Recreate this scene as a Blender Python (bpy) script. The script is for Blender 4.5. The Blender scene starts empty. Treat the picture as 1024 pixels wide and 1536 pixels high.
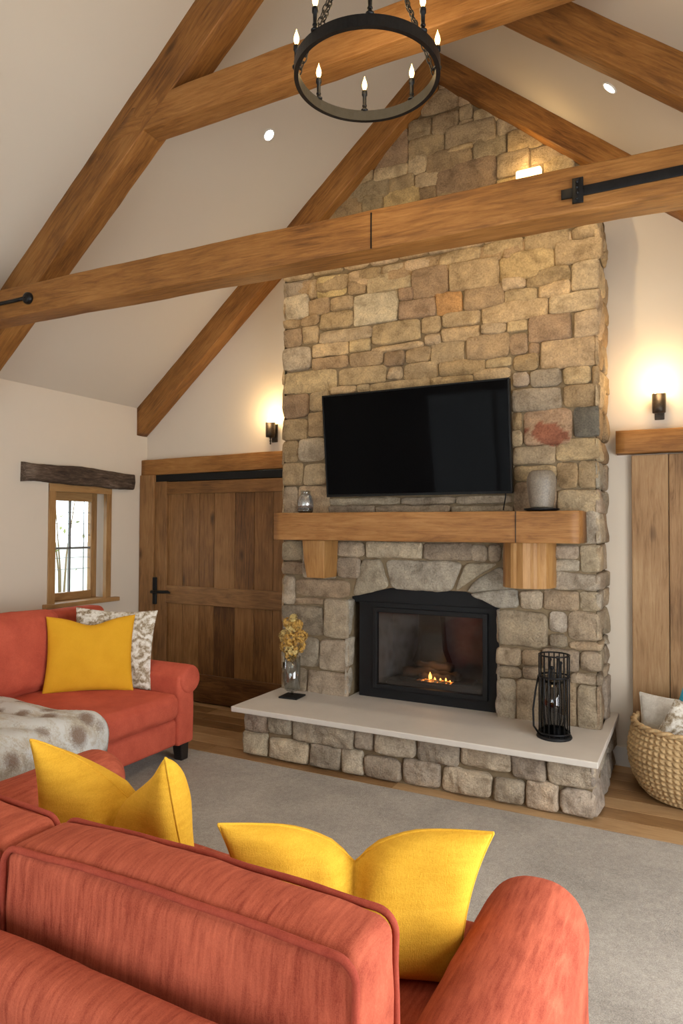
import bpy, bmesh, math, random
import numpy as np
from mathutils import Vector, Matrix, noise

random.seed(7)
SC = bpy.context.scene
COL = SC.collection
PI = math.pi

# ------------------------------------------------------------------ camera
F_PX, YAW, PITCH, ROLL, EYE = 1019.4493, 0.4811, 0.0238, 0.0041, 1.6
_r = np.array([math.cos(YAW), math.sin(YAW), 0.0])
_f = np.array([-math.sin(YAW), math.cos(YAW), 0.0])
_u = np.array([0, 0, 1.0])
CF = _f*math.cos(PITCH) + _u*math.sin(PITCH)
_up = -_f*math.sin(PITCH) + _u*math.cos(PITCH)
CR = _r*math.cos(ROLL) + _up*math.sin(ROLL)
CU = -_r*math.sin(ROLL) + _up*math.cos(ROLL)

def on(u, v, axis, val):
    """measured photo point -> point of the room lying on the plane axis=val"""
    d = CF + CR*(u-512)/F_PX - CU*(v-768)/F_PX
    o = np.array([0, 0, EYE])
    p = o + d*((val-o[axis])/d[axis])
    return Vector(p)

cam_d = bpy.data.cameras.new('camera')
cam = bpy.data.objects.new('camera', cam_d); COL.objects.link(cam)
cam_d.sensor_fit = 'HORIZONTAL'; cam_d.sensor_width = 36.0
cam_d.lens = F_PX/1024*36.0
cam_d.clip_start = 0.02
m = Matrix.Identity(4)
for i in range(3):
    m[i][0] = CR[i]; m[i][1] = CU[i]; m[i][2] = -CF[i]
m[2][3] = EYE
cam.matrix_world = m
SC.camera = cam

# ------------------------------------------------------------------ node helpers
def new_mat(name):
    mt = bpy.data.materials.new(name); mt.use_nodes = True
    nt = mt.node_tree
    for n in list(nt.nodes): nt.nodes.remove(n)
    out = nt.nodes.new('ShaderNodeOutputMaterial')
    b = nt.nodes.new('ShaderNodeBsdfPrincipled')
    nt.links.new(b.outputs[0], out.inputs[0])
    return mt, nt, b, out
def N(nt, t, **kw):
    n = nt.nodes.new(t)
    for k, v in kw.items():
        if k in n.inputs: n.inputs[k].default_value = v
        else: setattr(n, k, v)
    return n
def L(nt, a, b): nt.links.new(a, b)
def ramp(nt, stops, fac=None):
    n = nt.nodes.new('ShaderNodeValToRGB')
    e = n.color_ramp.elements
    while len(e) < len(stops): e.new(0.5)
    for i, (p, c) in enumerate(stops):
        e[i].position = p; e[i].color = (*c, 1)
    if fac is not None: L(nt, fac, n.inputs[0])
    return n
def mixc(nt, a, b, fac, mode='MIX'):
    n = nt.nodes.new('ShaderNodeMix'); n.data_type = 'RGBA'; n.blend_type = mode
    for s, v in ((0, fac), (6, a), (7, b)):
        if hasattr(v, 'links'): L(nt, v, n.inputs[s])
        elif isinstance(v, (int, float)): n.inputs[s].default_value = v
        else: n.inputs[s].default_value = (*v, 1)
    return n.outputs[2]
def mth(nt, op, a, b=None, c=None):
    n = nt.nodes.new('ShaderNodeMath'); n.operation = op
    for i, v in enumerate((a, b, c)):
        if v is None: continue
        if hasattr(v, 'links'): L(nt, v, n.inputs[i])
        else: n.inputs[i].default_value = v
    return n.outputs[0]
def attr(nt, name): return N(nt, 'ShaderNodeAttribute', attribute_name=name)
def mapping(nt, vec, scale=(1, 1, 1), loc=(0, 0, 0)):
    n = nt.nodes.new('ShaderNodeMapping')
    n.inputs['Scale'].default_value = scale; n.inputs['Location'].default_value = loc
    L(nt, vec, n.inputs[0]); return n.outputs[0]
def noi(nt, vec, scale=5, detail=4, rough=.55, dist=0):
    n = N(nt, 'ShaderNodeTexNoise', Scale=scale, Detail=detail, Roughness=rough, Distortion=dist)
    L(nt, vec, n.inputs['Vector']); return n.outputs[0]
def bump(nt, b, h, strength=.3, dist=.01):
    n = N(nt, 'ShaderNodeBump', Strength=strength, Distance=dist)
    L(nt, h, n.inputs['Height']); L(nt, n.outputs[0], b.inputs['Normal'])

def wood(name, dark, mid, light, rough=.55, grain=1.0, knots=True, bstr=.25, fine=1.0):
    mt, nt, b, _ = new_mat(name)
    g = attr(nt, 'gc').outputs['Vector']; ti = attr(nt, 'tint').outputs['Fac']
    n1 = noi(nt, mapping(nt, g, (1.5*grain, 15*grain, 15*grain)), 1.6, 7, .68, 1.6)
    n2 = noi(nt, mapping(nt, g, (6*grain, 95*fine, 95*fine)), 1, 4, .7, .5)
    n3 = noi(nt, mapping(nt, g, (1.6, 2.2, 2.2)), 1.3, 3, .5)
    s = mth(nt, 'ADD', mth(nt, 'MULTIPLY', n1, .55), mth(nt, 'MULTIPLY', n2, .36))
    s = mth(nt, 'ADD', s, mth(nt, 'MULTIPLY', mth(nt, 'SUBTRACT', n3, .5), .45))
    s = mth(nt, 'ADD', s, mth(nt, 'MULTIPLY', mth(nt, 'SUBTRACT', ti, .5), .5))
    cr = ramp(nt, [(.27, dark), (.46, mid), (.68, light)], s)
    c = cr.outputs[0]
    if knots:
        v = N(nt, 'ShaderNodeTexVoronoi', Scale=1.0); v.feature = 'F1'
        L(nt, mapping(nt, g, (2.2, 5.5, 5.5)), v.inputs['Vector'])
        k = ramp(nt, [(.04, (1, 1, 1)), (.17, (0, 0, 0))], v.outputs['Distance'])
        # only some cells hold a knot
        sel = ramp(nt, [(.45, (0, 0, 0)), (.5, (1, 1, 1))], v.outputs['Color'])
        c = mixc(nt, c, tuple(x*.45 for x in dark), mth(nt, 'MULTIPLY', mth(nt, 'MULTIPLY', k.outputs[0], sel.outputs[0]), .8))
    L(nt, c, b.inputs['Base Color'])
    b.inputs['Roughness'].default_value = rough
    b.inputs['Specular IOR Level'].default_value = .3
    bump(nt, b, mth(nt, 'ADD', n2, n1), bstr, .006)
    return mt

def plain(name, col, rough=.6, metal=0, spec=.5, nscale=None, namp=.08, bstr=0, coat=0):
    mt, nt, b, _ = new_mat(name)
    b.inputs['Base Color'].default_value = (*col, 1)
    b.inputs['Roughness'].default_value = rough; b.inputs['Metallic'].default_value = metal
    b.inputs['Specular IOR Level'].default_value = spec
    if coat: b.inputs['Coat Weight'].default_value = coat
    if nscale:
        tc = N(nt, 'ShaderNodeTexCoord').outputs['Object']
        n = noi(nt, tc, nscale, 5, .6)
        c = mixc(nt, tuple(x*(1-namp*2) for x in col), tuple(min(1, x*(1+namp*2)) for x in col), n)
        L(nt, c, b.inputs['Base Color'])
        if bstr: bump(nt, b, n, bstr, .004)
    return mt
def emis(name, col, strength):
    mt, nt, b, _ = new_mat(name)
    b.inputs['Base Color'].default_value = (*col, 1)
    b.inputs['Emission Color'].default_value = (*col, 1)
    b.inputs['Emission Strength'].default_value = strength
    return mt
def glass_mat(name, tint=(1, 1, 1), refl=.08, rough=.02):
    """thin pane: mostly clear, a little mirror"""
    mt = bpy.data.materials.new(name); mt.use_nodes = True
    nt = mt.node_tree
    for n in list(nt.nodes): nt.nodes.remove(n)
    out = nt.nodes.new('ShaderNodeOutputMaterial')
    t = N(nt, 'ShaderNodeBsdfTransparent'); t.inputs[0].default_value = (*tint, 1)
    g = N(nt, 'ShaderNodeBsdfGlossy'); g.inputs['Roughness'].default_value = rough
    lw = N(nt, 'ShaderNodeLayerWeight', Blend=.25)
    mx = nt.nodes.new('ShaderNodeMixShader')
    L(nt, mth(nt, 'ADD', mth(nt, 'MULTIPLY', lw.outputs['Facing'], .25), refl), mx.inputs[0])
    L(nt, t.outputs[0], mx.inputs[1]); L(nt, g.outputs[0], mx.inputs[2]); L(nt, mx.outputs[0], out.inputs[0])
    return mt

def fabric(name, dark, light, sc=(60, 5, 5), amt=.5, rough=.9, weave=900, wb=.25, sheen=.3, blotch=0.15):
    mt, nt, b, _ = new_mat(name)
    tc = N(nt, 'ShaderNodeTexCoord').outputs['Object']
    n1 = noi(nt, mapping(nt, tc, sc), 1, 4, .65, .2)
    n2 = noi(nt, tc, 7, 4, .6)
    n3 = noi(nt, mapping(nt, tc, (weave, weave*.25, weave*.25)), 1, 2, .7)
    n4 = noi(nt, mapping(nt, tc, (weave*.25, weave, weave)), 1, 2, .7)
    f = mth(nt, 'ADD', mth(nt, 'MULTIPLY', mth(nt, 'SUBTRACT', n1, .5), amt*2), .5)
    f = mth(nt, 'ADD', f, mth(nt, 'MULTIPLY', mth(nt, 'SUBTRACT', n2, .5), blotch*3))
    w = mth(nt, 'ADD', n3, n4)
    f = mth(nt, 'ADD', f, mth(nt, 'MULTIPLY', mth(nt, 'SUBTRACT', w, 1.0), .5))
    cr = ramp(nt, [(.1, dark), (.9, light)], f)
    L(nt, cr.outputs[0], b.inputs['Base Color'])
    b.inputs['Roughness'].default_value = rough
    b.inputs['Specular IOR Level'].default_value = .15
    b.inputs['Sheen Weight'].default_value = sheen
    b.inputs['Sheen Roughness'].default_value = .4
    b.inputs['Sheen Tint'].default_value = (*light, 1)
    bump(nt, b, w, wb, .002)
    return mt

M = {}
M['beam'] = wood('oak_beam', (.11, .040, .009), (.265, .112, .026), (.42, .20, .060), .55, bstr=.35)
M['mantel'] = wood('oak_mantel', (.12, .045, .012), (.27, .118, .032), (.41, .205, .070), .5, bstr=.3)
M['corbel'] = wood('oak_corbel', (.15, .062, .017), (.32, .155, .046), (.44, .24, .085), .45, knots=False, bstr=.2)
M['door'] = wood('oak_door', (.078, .031, .009), (.195, .088, .026), (.31, .155, .055), .5, bstr=.2)
M['door_light'] = wood('oak_board', (.14, .07, .028), (.31, .175, .078), (.43, .27, .135), .55, bstr=.3)
M['doortrim'] = wood('oak_frame', (.13, .06, .021), (.26, .128, .046), (.37, .20, .082), .5, bstr=.2)
M['winframe'] = wood('oak_window', (.20, .10, .035), (.34, .185, .070), (.44, .26, .11), .45, knots=False, bstr=.1)
M['oldwood'] = wood('weathered_oak', (.016, .011, .008), (.085, .055, .036), (.27, .20, .15), .9, grain=2, knots=False, bstr=1.0, fine=.6)
M['floor'] = wood('oak_floor', (.17, .085, .032), (.32, .18, .078), (.46, .29, .145), .35, grain=1.2, bstr=.05)
M['iron'] = plain('black_iron', (.012, .012, .013), .45, .6, nscale=40, namp=.3, bstr=.15)
M['black'] = plain('black_metal', (.006, .006, .0065), .55, .0, spec=.25)
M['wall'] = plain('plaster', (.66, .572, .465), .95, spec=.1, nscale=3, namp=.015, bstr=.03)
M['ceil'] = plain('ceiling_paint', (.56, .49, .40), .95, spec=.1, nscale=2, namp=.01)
M['skirt'] = plain('white_gloss', (.72, .70, .67), .4)
M['mortar'] = plain('mortar', (.20, .145, .085), 1, spec=.1, nscale=30, namp=.2, bstr=.5)
M['slab'] = plain('limestone_slab', (.56, .51, .45), .55, spec=.35, nscale=5, namp=.05, bstr=.05)
def stone_mat():
    mt, nt, b, _ = new_mat('rubble_stone')
    tc = N(nt, 'ShaderNodeTexCoord').outputs['Object']
    c = attr(nt, 'col').outputs['Color']
    n1 = noi(nt, tc, 9, 6, .65, .4); n2 = noi(nt, tc, 90, 4, .7); n3 = noi(nt, tc, 260, 2, .7)
    f = ramp(nt, [(.3, (.60, .57, .53)), (.5, (1, 1, 1)), (.72, (1.34, 1.32, 1.26))], n1).outputs[0]
    c1 = mixc(nt, c, f, 1.0, 'MULTIPLY')
    g = ramp(nt, [(.32, (.66, .65, .64)), (.5, (1, 1, 1)), (.7, (1.3, 1.3, 1.28))], n2).outputs[0]
    c2 = mixc(nt, c1, g, .8, 'MULTIPLY')
    L(nt, c2, b.inputs['Base Color'])
    b.inputs['Roughness'].default_value = .92; b.inputs['Specular IOR Level'].default_value = .2
    h = mth(nt, 'ADD', mth(nt, 'MULTIPLY', n2, 1.0), mth(nt, 'ADD', mth(nt, 'MULTIPLY', n3, .5), mth(nt, 'MULTIPLY', n1, 1.5)))
    bump(nt, b, h, .8, .014)
    return mt
M['stone'] = stone_mat()
M['sofa'] = fabric('coral_chenille', (.20, .030, .016), (.52, .128, .068), (85, 10, 10), .58, sheen=.12)
M['sofapipe'] = fabric('coral_piping', (.20, .028, .018), (.40, .080, .045), (30, 30, 30), .3, sheen=.2)
M['sofab'] = fabric('coral_velvet', (.34, .055, .032), (.60, .125, .072), (5, 5, 5), .25, sheen=.35, blotch=.3, weave=500)
M['yellow'] = fabric('mustard_weave', (.55, .27, .012), (.86, .50, .055), (8, 8, 60), .3, sheen=.25, weave=450, wb=.5)
M['yellowv'] = fabric('mustard_velvet', (.56, .27, .010), (.74, .39, .028), (6, 6, 6), .2, sheen=.3, weave=700, wb=.2)
M['cream'] = fabric('cream_linen', (.45, .40, .33), (.72, .68, .60), (30, 30, 30), .5, weave=300, wb=.5)
M['greyfab'] = fabric('grey_linen', (.20, .20, .21), (.42, .41, .41), (30, 30, 30), .5, weave=300, wb=.5)
M['teal'] = fabric('turquoise_cloth', (.02, .16, .22), (.06, .32, .40), (20, 20, 20), .3)
def carpet():
    mt, nt, b, _ = new_mat('grey_carpet')
    tc = N(nt, 'ShaderNodeTexCoord').outputs['Object']
    n1 = noi(nt, tc, 2.2, 4, .55, .5); n2 = noi(nt, tc, 230, 3, .8); n3 = noi(nt, tc, 40, 3, .6)
    f = mth(nt, 'ADD', mth(nt, 'MULTIPLY', n2, .8), mth(nt, 'ADD', mth(nt, 'MULTIPLY', n1, .35), mth(nt, 'MULTIPLY', n3, .25)))
    cr = ramp(nt, [(.42, (.115, .095, .075)), (.68, (.33, .285, .235)), (.92, (.54, .48, .40))], f)
    L(nt, cr.outputs[0], b.inputs['Base Color'])
    b.inputs['Roughness'].default_value = 1; b.inputs['Specular IOR Level'].default_value = .05
    b.inputs['Sheen Weight'].default_value = .2
    bump(nt, b, n2, .7, .01)
    return mt
M['carpet'] = carpet()
def pattern_fab():
    mt, nt, b, _ = new_mat('patterned_linen')
    tc = N(nt, 'ShaderNodeTexCoord').outputs['Object']
    w = N(nt, 'ShaderNodeTexWave', Scale=3, Distortion=22, Detail=4); w.wave_type = 'RINGS'
    w.inputs['Detail Scale'].default_value = 1.6
    L(nt, tc, w.inputs['Vector'])
    n2 = noi(nt, tc, 45, 4, .7, 1.5)
    f = mth(nt, 'ADD', mth(nt, 'MULTIPLY', w.outputs['Fac'], .16), mth(nt, 'ADD', mth(nt, 'MULTIPLY', n2, .45), mth(nt, 'MULTIPLY', noi(nt, tc, 13, 5, .65, 2.5), .5)))
    cr = ramp(nt, [(.40, (.17, .12, .07)), (.50, (.36, .29, .20)), (.58, (.58, .53, .45)), (.70, (.72, .68, .61))], f)
    L(nt, cr.outputs[0], b.inputs['Base Color']); b.inputs['Roughness'].default_value = .95
    bump(nt, b, n2, .3, .003)
    return mt
M['pattern'] = pattern_fab()
def fur():
    mt, nt, b, _ = new_mat('faux_fur')
    tc = N(nt, 'ShaderNodeTexCoord').outputs['Object']
    v = N(nt, 'ShaderNodeTexVoronoi', Scale=1); v.inputs['Randomness'].default_value = .75
    L(nt, mapping(nt, tc, (6.5, 6.5, 5)), v.inputs['Vector'])
    n1 = noi(nt, tc, 110, 4, .8, .6); n2 = noi(nt, tc, 6, 4, .6, 1)
    st = noi(nt, mapping(nt, tc, (3, 11, 8)), 1, 3, .6, .6)
    spot = ramp(nt, [(.20, (1, 1, 1)), (.40, (0, 0, 0))], mth(nt, 'ADD', v.outputs['Distance'], mth(nt, 'MULTIPLY', mth(nt, 'SUBTRACT', n1, .5), .35)))
    base = ramp(nt, [(.3, (.38, .26, .14)), (.45, (.70, .59, .43)), (.56, (.95, .92, .85))],
                mth(nt, 'ADD', mth(nt, 'MULTIPLY', st, .7), mth(nt, 'MULTIPLY', n1, .35)))
    c = mixc(nt, base.outputs[0], (.25, .115, .035), mth(nt, 'MULTIPLY', spot.outputs[0], .95))
    L(nt, c, b.inputs['Base Color']); b.inputs['Roughness'].default_value = .9
    b.inputs['Sheen Weight'].default_value = .4
    bump(nt, b, n1, 1.0, .02)
    return mt
M['fur'] = fur()
M['wicker'] = plain('seagrass_rope', (.46, .31, .15), .85, nscale=60, namp=.35, bstr=.6)
M['leg'] = plain('dark_leg', (.012, .009, .008), .35)
M['tv'] = plain('tv_screen', (.003, .003, .0033), .05, spec=.022)
M['bezel'] = plain('tv_bezel', (.005, .005, .005), .5, spec=.2)
M['glass'] = glass_mat('window_glass', (.96, .98, .97), .06)
M['fireglass'] = glass_mat('stove_glass', (.74, .74, .76), .05, .06)
M['clear'] = glass_mat('clear_glass', (.82, .84, .83), .16, .04)
M['smoke'] = glass_mat('smoked_glass', (.45, .48, .50), .12, .05)
M['mercury'] = plain('mercury_glass', (.36, .35, .33), .22, .75, nscale=60, namp=.45, bstr=.3)
M['pot'] = plain('speckled_glaze', (.19, .155, .115), .5, nscale=110, namp=.42, bstr=.4)
M['flower'] = plain('dried_petals', (.52, .30, .065), .8, nscale=60, namp=.45)
M['flower2'] = plain('pale_petals', (.62, .44, .16), .8, nscale=60, namp=.35)
M['stem'] = plain('dried_stem', (.16, .11, .05), .8)
M['bulb'] = emis('candle_bulb', (1.0, .66, .25), 9)
M['sbulb'] = emis('sconce_bulb', (1.0, .74, .36), 40)
M['spot'] = emis('downlight_lens', (1.0, .90, .72), 30)
M['warmlens'] = emis('uplight_lens', (1.0, .70, .28), 5)
M['flame'] = emis('flame', (1.0, .42, .07), 9)
def ember_mat():
    mt, nt, b, _ = new_mat('ember')
    tc = N(nt, 'ShaderNodeTexCoord').outputs['Object']
    n = noi(nt, tc, 42, 3, .6); r_ = ramp(nt, [(.52, (0, 0, 0)), (.66, (1, 1, 1))], n)
    b.inputs['Base Color'].default_value = (.03, .02, .015, 1); b.inputs['Emission Color'].default_value = (1, .25, .03, 1)
    L(nt, mth(nt, 'MULTIPLY', r_.outputs[0], 5.0), b.inputs['Emission Strength'])
    return mt
M['ember'] = ember_mat()
M['soot'] = plain('firebrick', (.13, .123, .115), .9, nscale=14, namp=.3)
M['log'] = plain('charred_log', (.055, .035, .022), .9, nscale=30, namp=.5, bstr=.8)
M['sconce'] = plain('bronze_sconce', (.055, .040, .028), .45, .6, nscale=50, namp=.5, bstr=.4)
M['lead'] = plain('lead_came', (.20, .20, .19), .6, .3)
M['gardenwall'] = plain('pale_garden_wall', (.72, .70, .66), .95, nscale=6, namp=.25)
M['grass'] = plain('lawn', (.10, .14, .05), 1, nscale=30, namp=.3)
M['leaf'] = plain('shrub_leaf', (.20, .22, .07), .8, nscale=20, namp=.4)

# ------------------------------------------------------------------ mesh builder
class MB:
    def __init__(s): s.v = []; s.f = []; s.gc = []; s.ti = []; s.co = []; s.sm = []
    def add(s, verts, faces, gc=None, tint=.5, col=(.5, .5, .5), smooth=True):
        o = len(s.v)
        s.v += [Vector(p) for p in verts]
        s.gc += [Vector(p) for p in (gc if gc is not None else verts)]
        s.ti += [tint]*len(verts); s.co += [col]*len(verts)
        s.f += [tuple(i+o for i in f) for f in faces]; s.sm += [smooth]*len(faces)
        return s
    def build(s, name, mat, parent=None, origin=None):
        if parent is not None:
            o = parent; org = Vector((0, 0, 0))
            while o is not None: org = org + o.location; o = o.parent
        elif origin is not None: org = Vector(origin)
        else:
            xs = [p.x for p in s.v]; ys = [p.y for p in s.v]; zs = [p.z for p in s.v]
            org = Vector(((min(xs)+max(xs))/2, (min(ys)+max(ys))/2, min(zs)))
        me = bpy.data.meshes.new(name)
        me.from_pydata([p-org for p in s.v], [], s.f)
        me.polygons.foreach_set('use_smooth', s.sm)
        a = me.attributes.new('gc', 'FLOAT_VECTOR', 'POINT')
        a.data.foreach_set('vector', [c for p in s.gc for c in p])
        a = me.attributes.new('tint', 'FLOAT', 'POINT'); a.data.foreach_set('value', s.ti)
        a = me.attributes.new('col', 'FLOAT_COLOR', 'POINT')
        a.data.foreach_set('color', [c for p in s.co for c in (*p, 1)])
        me.materials.append(mat); me.update()
        ob = bpy.data.objects.new(name, me); COL.objects.link(ob)
        if parent is not None: ob.parent = parent
        else: ob.location = org
        return ob
    # ---- shapes
    def box(s, x0, x1, y0, y1, z0, z1, grain=0, r=.004, tint=None, col=(.5, .5, .5), seg=2):
        """bevelled box; grain = axis the wood runs along"""
        r = min(r, (x1-x0)*.45, (y1-y0)*.45, (z1-z0)*.45)
        bm = bmesh.new(); bmesh.ops.create_cube(bm, size=1)
        for v in bm.verts:
            v.co = Vector((x0+(v.co.x+.5)*(x1-x0), y0+(v.co.y+.5)*(y1-y0), z0+(v.co.z+.5)*(z1-z0)))
        if r > 0: bmesh.ops.bevel(bm, geom=list(bm.edges)+list(bm.verts), offset=r, segments=seg, profile=.5, affect='EDGES')
        s.frombm(bm, grain, tint, col, smooth=False); return s
    def frombm(s, bm, grain=0, tint=None, col=(.5, .5, .5), smooth=True):
        bm.verts.index_update()
        vs = [v.co.copy() for v in bm.verts]; fs = [[v.index for v in f.verts] for f in bm.faces]
        off = Vector((random.uniform(0, 30), random.uniform(0, 30), random.uniform(0, 30)))
        gc = [Vector((p[grain], p[(grain+1) % 3], p[(grain+2) % 3]))+off for p in vs]
        s.add(vs, fs, gc, random.uniform(.3, .7) if tint is None else tint, col, smooth); bm.free()
    def prism(s, pts, fn, d0, d1, grain=0, tint=.5, smooth=False):
        """polygon pts (2D) pushed from d0 to d1; fn(a,b,d)->point"""
        n = len(pts)
        vs = [Vector(fn(a, b, d0)) for a, b in pts]+[Vector(fn(a, b, d1)) for a, b in pts]
        fs = [tuple(range(n)), tuple(range(2*n-1, n-1, -1))]+[(i, i+n, (i+1) % n+n, (i+1) % n) for i in range(n)]
        off = Vector((random.uniform(0, 30),)*3)
        s.add(vs, fs, [Vector((p[grain], p[(grain+1) % 3], p[(grain+2) % 3]))+off for p in vs], tint, smooth=smooth); return s
    def tube(s, path, r, n=8, cap=True, closed=False):
        path = [Vector(p) for p in path]; k = len(path)
        rr = r if isinstance(r, (list, tuple)) else [r]*k
        vs = []; fs = []; up = None
        for i, p in enumerate(path):
            a = path[(i-1) % k] if (closed or i > 0) else p
            c = path[(i+1) % k] if (closed or i < k-1) else p
            t = (c-a).normalized()
            if up is None:
                up = Vector((0, 0, 1)) if abs(t.z) < .9 else Vector((1, 0, 0))
            sd = t.cross(up).normalized(); up = sd.cross(t).normalized()
            for j in range(n):
                an = 2*PI*j/n
                vs.append(p+sd*math.cos(an)*rr[i]+up*math.sin(an)*rr[i])
        for i in range(k if closed else k-1):
            for j in range(n):
                a = i*n+j; b = i*n+(j+1) % n; i2 = (i+1) % k
                fs.append((a, b, i2*n+(j+1) % n, i2*n+j))
        if cap and not closed:
            fs.append(tuple(range(n-1, -1, -1))); fs.append(tuple((k-1)*n+j for j in range(n)))
        s.add(vs, fs); return s
    def lathe(s, c, prof, n=32, fn=None):
        """prof = [(r,z)...] around vertical axis at c; fn(r,ang,z)->r displaces"""
        c = Vector(c); vs = []; fs = []
        for r, z in prof:
            for j in range(n):
                a = 2*PI*j/n; q = fn(r, a, z) if fn else r
                vs.append(c+Vector((q*math.cos(a), q*math.sin(a), z)))
        for i in range(len(prof)-1):
            for j in range(n):
                fs.append((i*n+j, i*n+(j+1) % n, (i+1)*n+(j+1) % n, (i+1)*n+j))
        if prof[0][0] > 1e-4: fs.append(tuple(range(n-1, -1, -1)))
        if prof[-1][0] > 1e-4: fs.append(tuple((len(prof)-1)*n+j for j in range(n)))
        s.add(vs, fs); return s
    def sphere(s, c, r, nu=16, nv=10, sq=(1, 1, 1)):
        c = Vector(c); prof = [(math.sin(PI*i/nv)*r+1e-5, -math.cos(PI*i/nv)*r) for i in range(nv+1)]
        vs = []; fs = []
        for rr, z in prof:
            for j in range(nu):
                a = 2*PI*j/nu; vs.append(c+Vector((rr*math.cos(a)*sq[0], rr*math.sin(a)*sq[1], z*sq[2])))
        for i in range(nv):
            for j in range(nu): fs.append((i*nu+j, i*nu+(j+1) % nu, (i+1)*nu+(j+1) % nu, (i+1)*nu+j))
        s.add(vs, fs); return s
    def timber(s, p0, p1, w, h, up=(0, 0, 1), rough=.003, r=.006, tint=.5, cuts=None, bow=0):
        """hewn timber p0->p1 (axis at centre), h along up, w sideways; cuts = (n0,n1) end-cut plane normals"""
        p0 = Vector(p0); p1 = Vector(p1); t = (p1-p0); ln = t.length; t.normalize()
        up = Vector(up); up = (up-t*up.dot(t)).normalized(); sd = t.cross(up)
        prof = []
        for cx, cy, a0 in ((1, 1, 0), (-1, 1, 90), (-1, -1, 180), (1, -1, 270)):
            for k in range(4):
                a = math.radians(a0+30*k)
                prof.append((cx*(w/2-r)+r*math.cos(a), cy*(h/2-r)+r*math.sin(a)))
        pr = []
        for i in range(len(prof)):
            a = prof[i]; b = prof[(i+1) % len(prof)]; pr.append(a)
            d = math.hypot(b[0]-a[0], b[1]-a[1])
            m_ = int(d/.05)
            for q in range(1, m_): pr.append((a[0]+(b[0]-a[0])*q/m_, a[1]+(b[1]-a[1])*q/m_))
        n = len(pr); k = max(2, int(ln/.06)); vs = []; gc = []; fs = []
        off = Vector((random.uniform(0, 40), random.uniform(0, 40), random.uniform(0, 40)))
        for i in range(k+1):
            for (a, b) in pr:
                x = ln*i/k
                if cuts:   # slide the end rings so that they lie in the cut planes
                    for q, (pp, nn) in enumerate(((p0, cuts[0]), (p1, cuts[1]))):
                        if nn is None: continue
                        nn = Vector(nn); den = t.dot(nn)
                        dx = -(sd*a+up*b).dot(nn)/den
                        wt = (1-i/k) if q == 0 else i/k
                        x += dx*wt
                p = p0+t*x+sd*a+up*b
                nz = noise.noise(Vector((x*2.2, a*7, b*7))+off)*rough*1.6+noise.noise(Vector((x*9, a*22, b*22))+off)*rough*.6
                dirv = (sd*(a/w)+up*(b/h)).normalized()
                vs.append(p+dirv*nz+up*bow*4*(i/k)*(1-i/k)); gc.append(Vector((x, a, b))+off)
        for i in range(k):
            for j in range(n): fs.append((i*n+j, i*n+(j+1) % n, (i+1)*n+(j+1) % n, (i+1)*n+j))
        fs.append(tuple(range(n-1, -1, -1))); fs.append(tuple(k*n+j for j in range(n)))
        s.add(vs, fs, gc, tint); return s

def tag(o, label, cat, group=None, kind=None):
    o['label'] = label
    if cat: o['category'] = cat
    if group: o['group'] = group
    if kind: o['kind'] = kind
    return o
def thing(name, loc, label, cat, group=None, kind=None):
    o = bpy.data.objects.new(name, None); COL.objects.link(o); o.location = loc
    o.empty_display_size = .1
    return tag(o, label, cat, group, kind)
def lamp(name, kind, loc, parent, energy, color, **kw):
    ld = bpy.data.lights.new(name, kind); ld.energy = energy; ld.color = color
    tgt = kw.pop('target', None)
    for k, v in kw.items(): setattr(ld, k, v)
    o = bpy.data.objects.new(name, ld); COL.objects.link(o)
    org = Vector((0, 0, 0)); q = parent
    while q is not None: org = org+q.location; q = q.parent
    o.location = Vector(loc)-org
    if parent is not None: o.parent = parent
    if tgt is not None:
        o.rotation_euler = (Vector(tgt)-Vector(loc)).to_track_quat('-Z', 'Y').to_euler()
    return o
EXPO = -0.08
# ================================================================== SETTING
XL, XR, YB, YF = -4.757, 1.24, 5.0, -1.7
SL = .843; EAVE = 2.745
XM = (XL+XR)/2; APEX = EAVE+SL*(XM-XL)
YC = 4.5                      # face of the chimney breast
XC0, XC1 = -2.885, -.53
YG = 4.965                    # face of the gable stonework above the tie beam
def roof_z(x): return APEX-SL*abs(x-XM)

def struct(o, label, cat): return tag(o, label, cat, kind='structure')

mb = MB(); rows = 0
y = -1.7
while y < 5.0:                # floorboards along the gable wall direction
    x = XL-random.uniform(0, 1.2)
    while x < XR:
        ln = random.uniform(1.4, 2.4)
        a, b = max(x, XL), min(x+ln, XR)
        if b-a > .05: mb.box(a+.0008, b-.0008, y+.0008, min(y+.16, 5.0)-.0008, -.03, 0, 0, .0015, random.uniform(.15, .85), seg=1)
        x += ln
    y += .16
struct(mb.build('floor', M['floor']), 'oak plank floor showing between the grey rug and the stone hearth', 'floor')

# left wall with the window opening
WY0, WY1, WZ0, WZ1 = 3.90, 4.52, .955, 1.935
T = .26
mb = MB()
mb.box(XL-T, XL, YF-.15, WY0, 0, EAVE+.05, r=0); mb.box(XL-T, XL, WY1, YB+.15, 0, EAVE+.05, r=0)
mb.box(XL-T, XL, WY0, WY1, 0, WZ0, r=0); mb.box(XL-T, XL, WY0, WY1, WZ1, EAVE+.05, r=0)
struct(mb.build('wall_left', M['wall']), 'plain cream plaster wall with the small oak window', 'wall')
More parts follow.
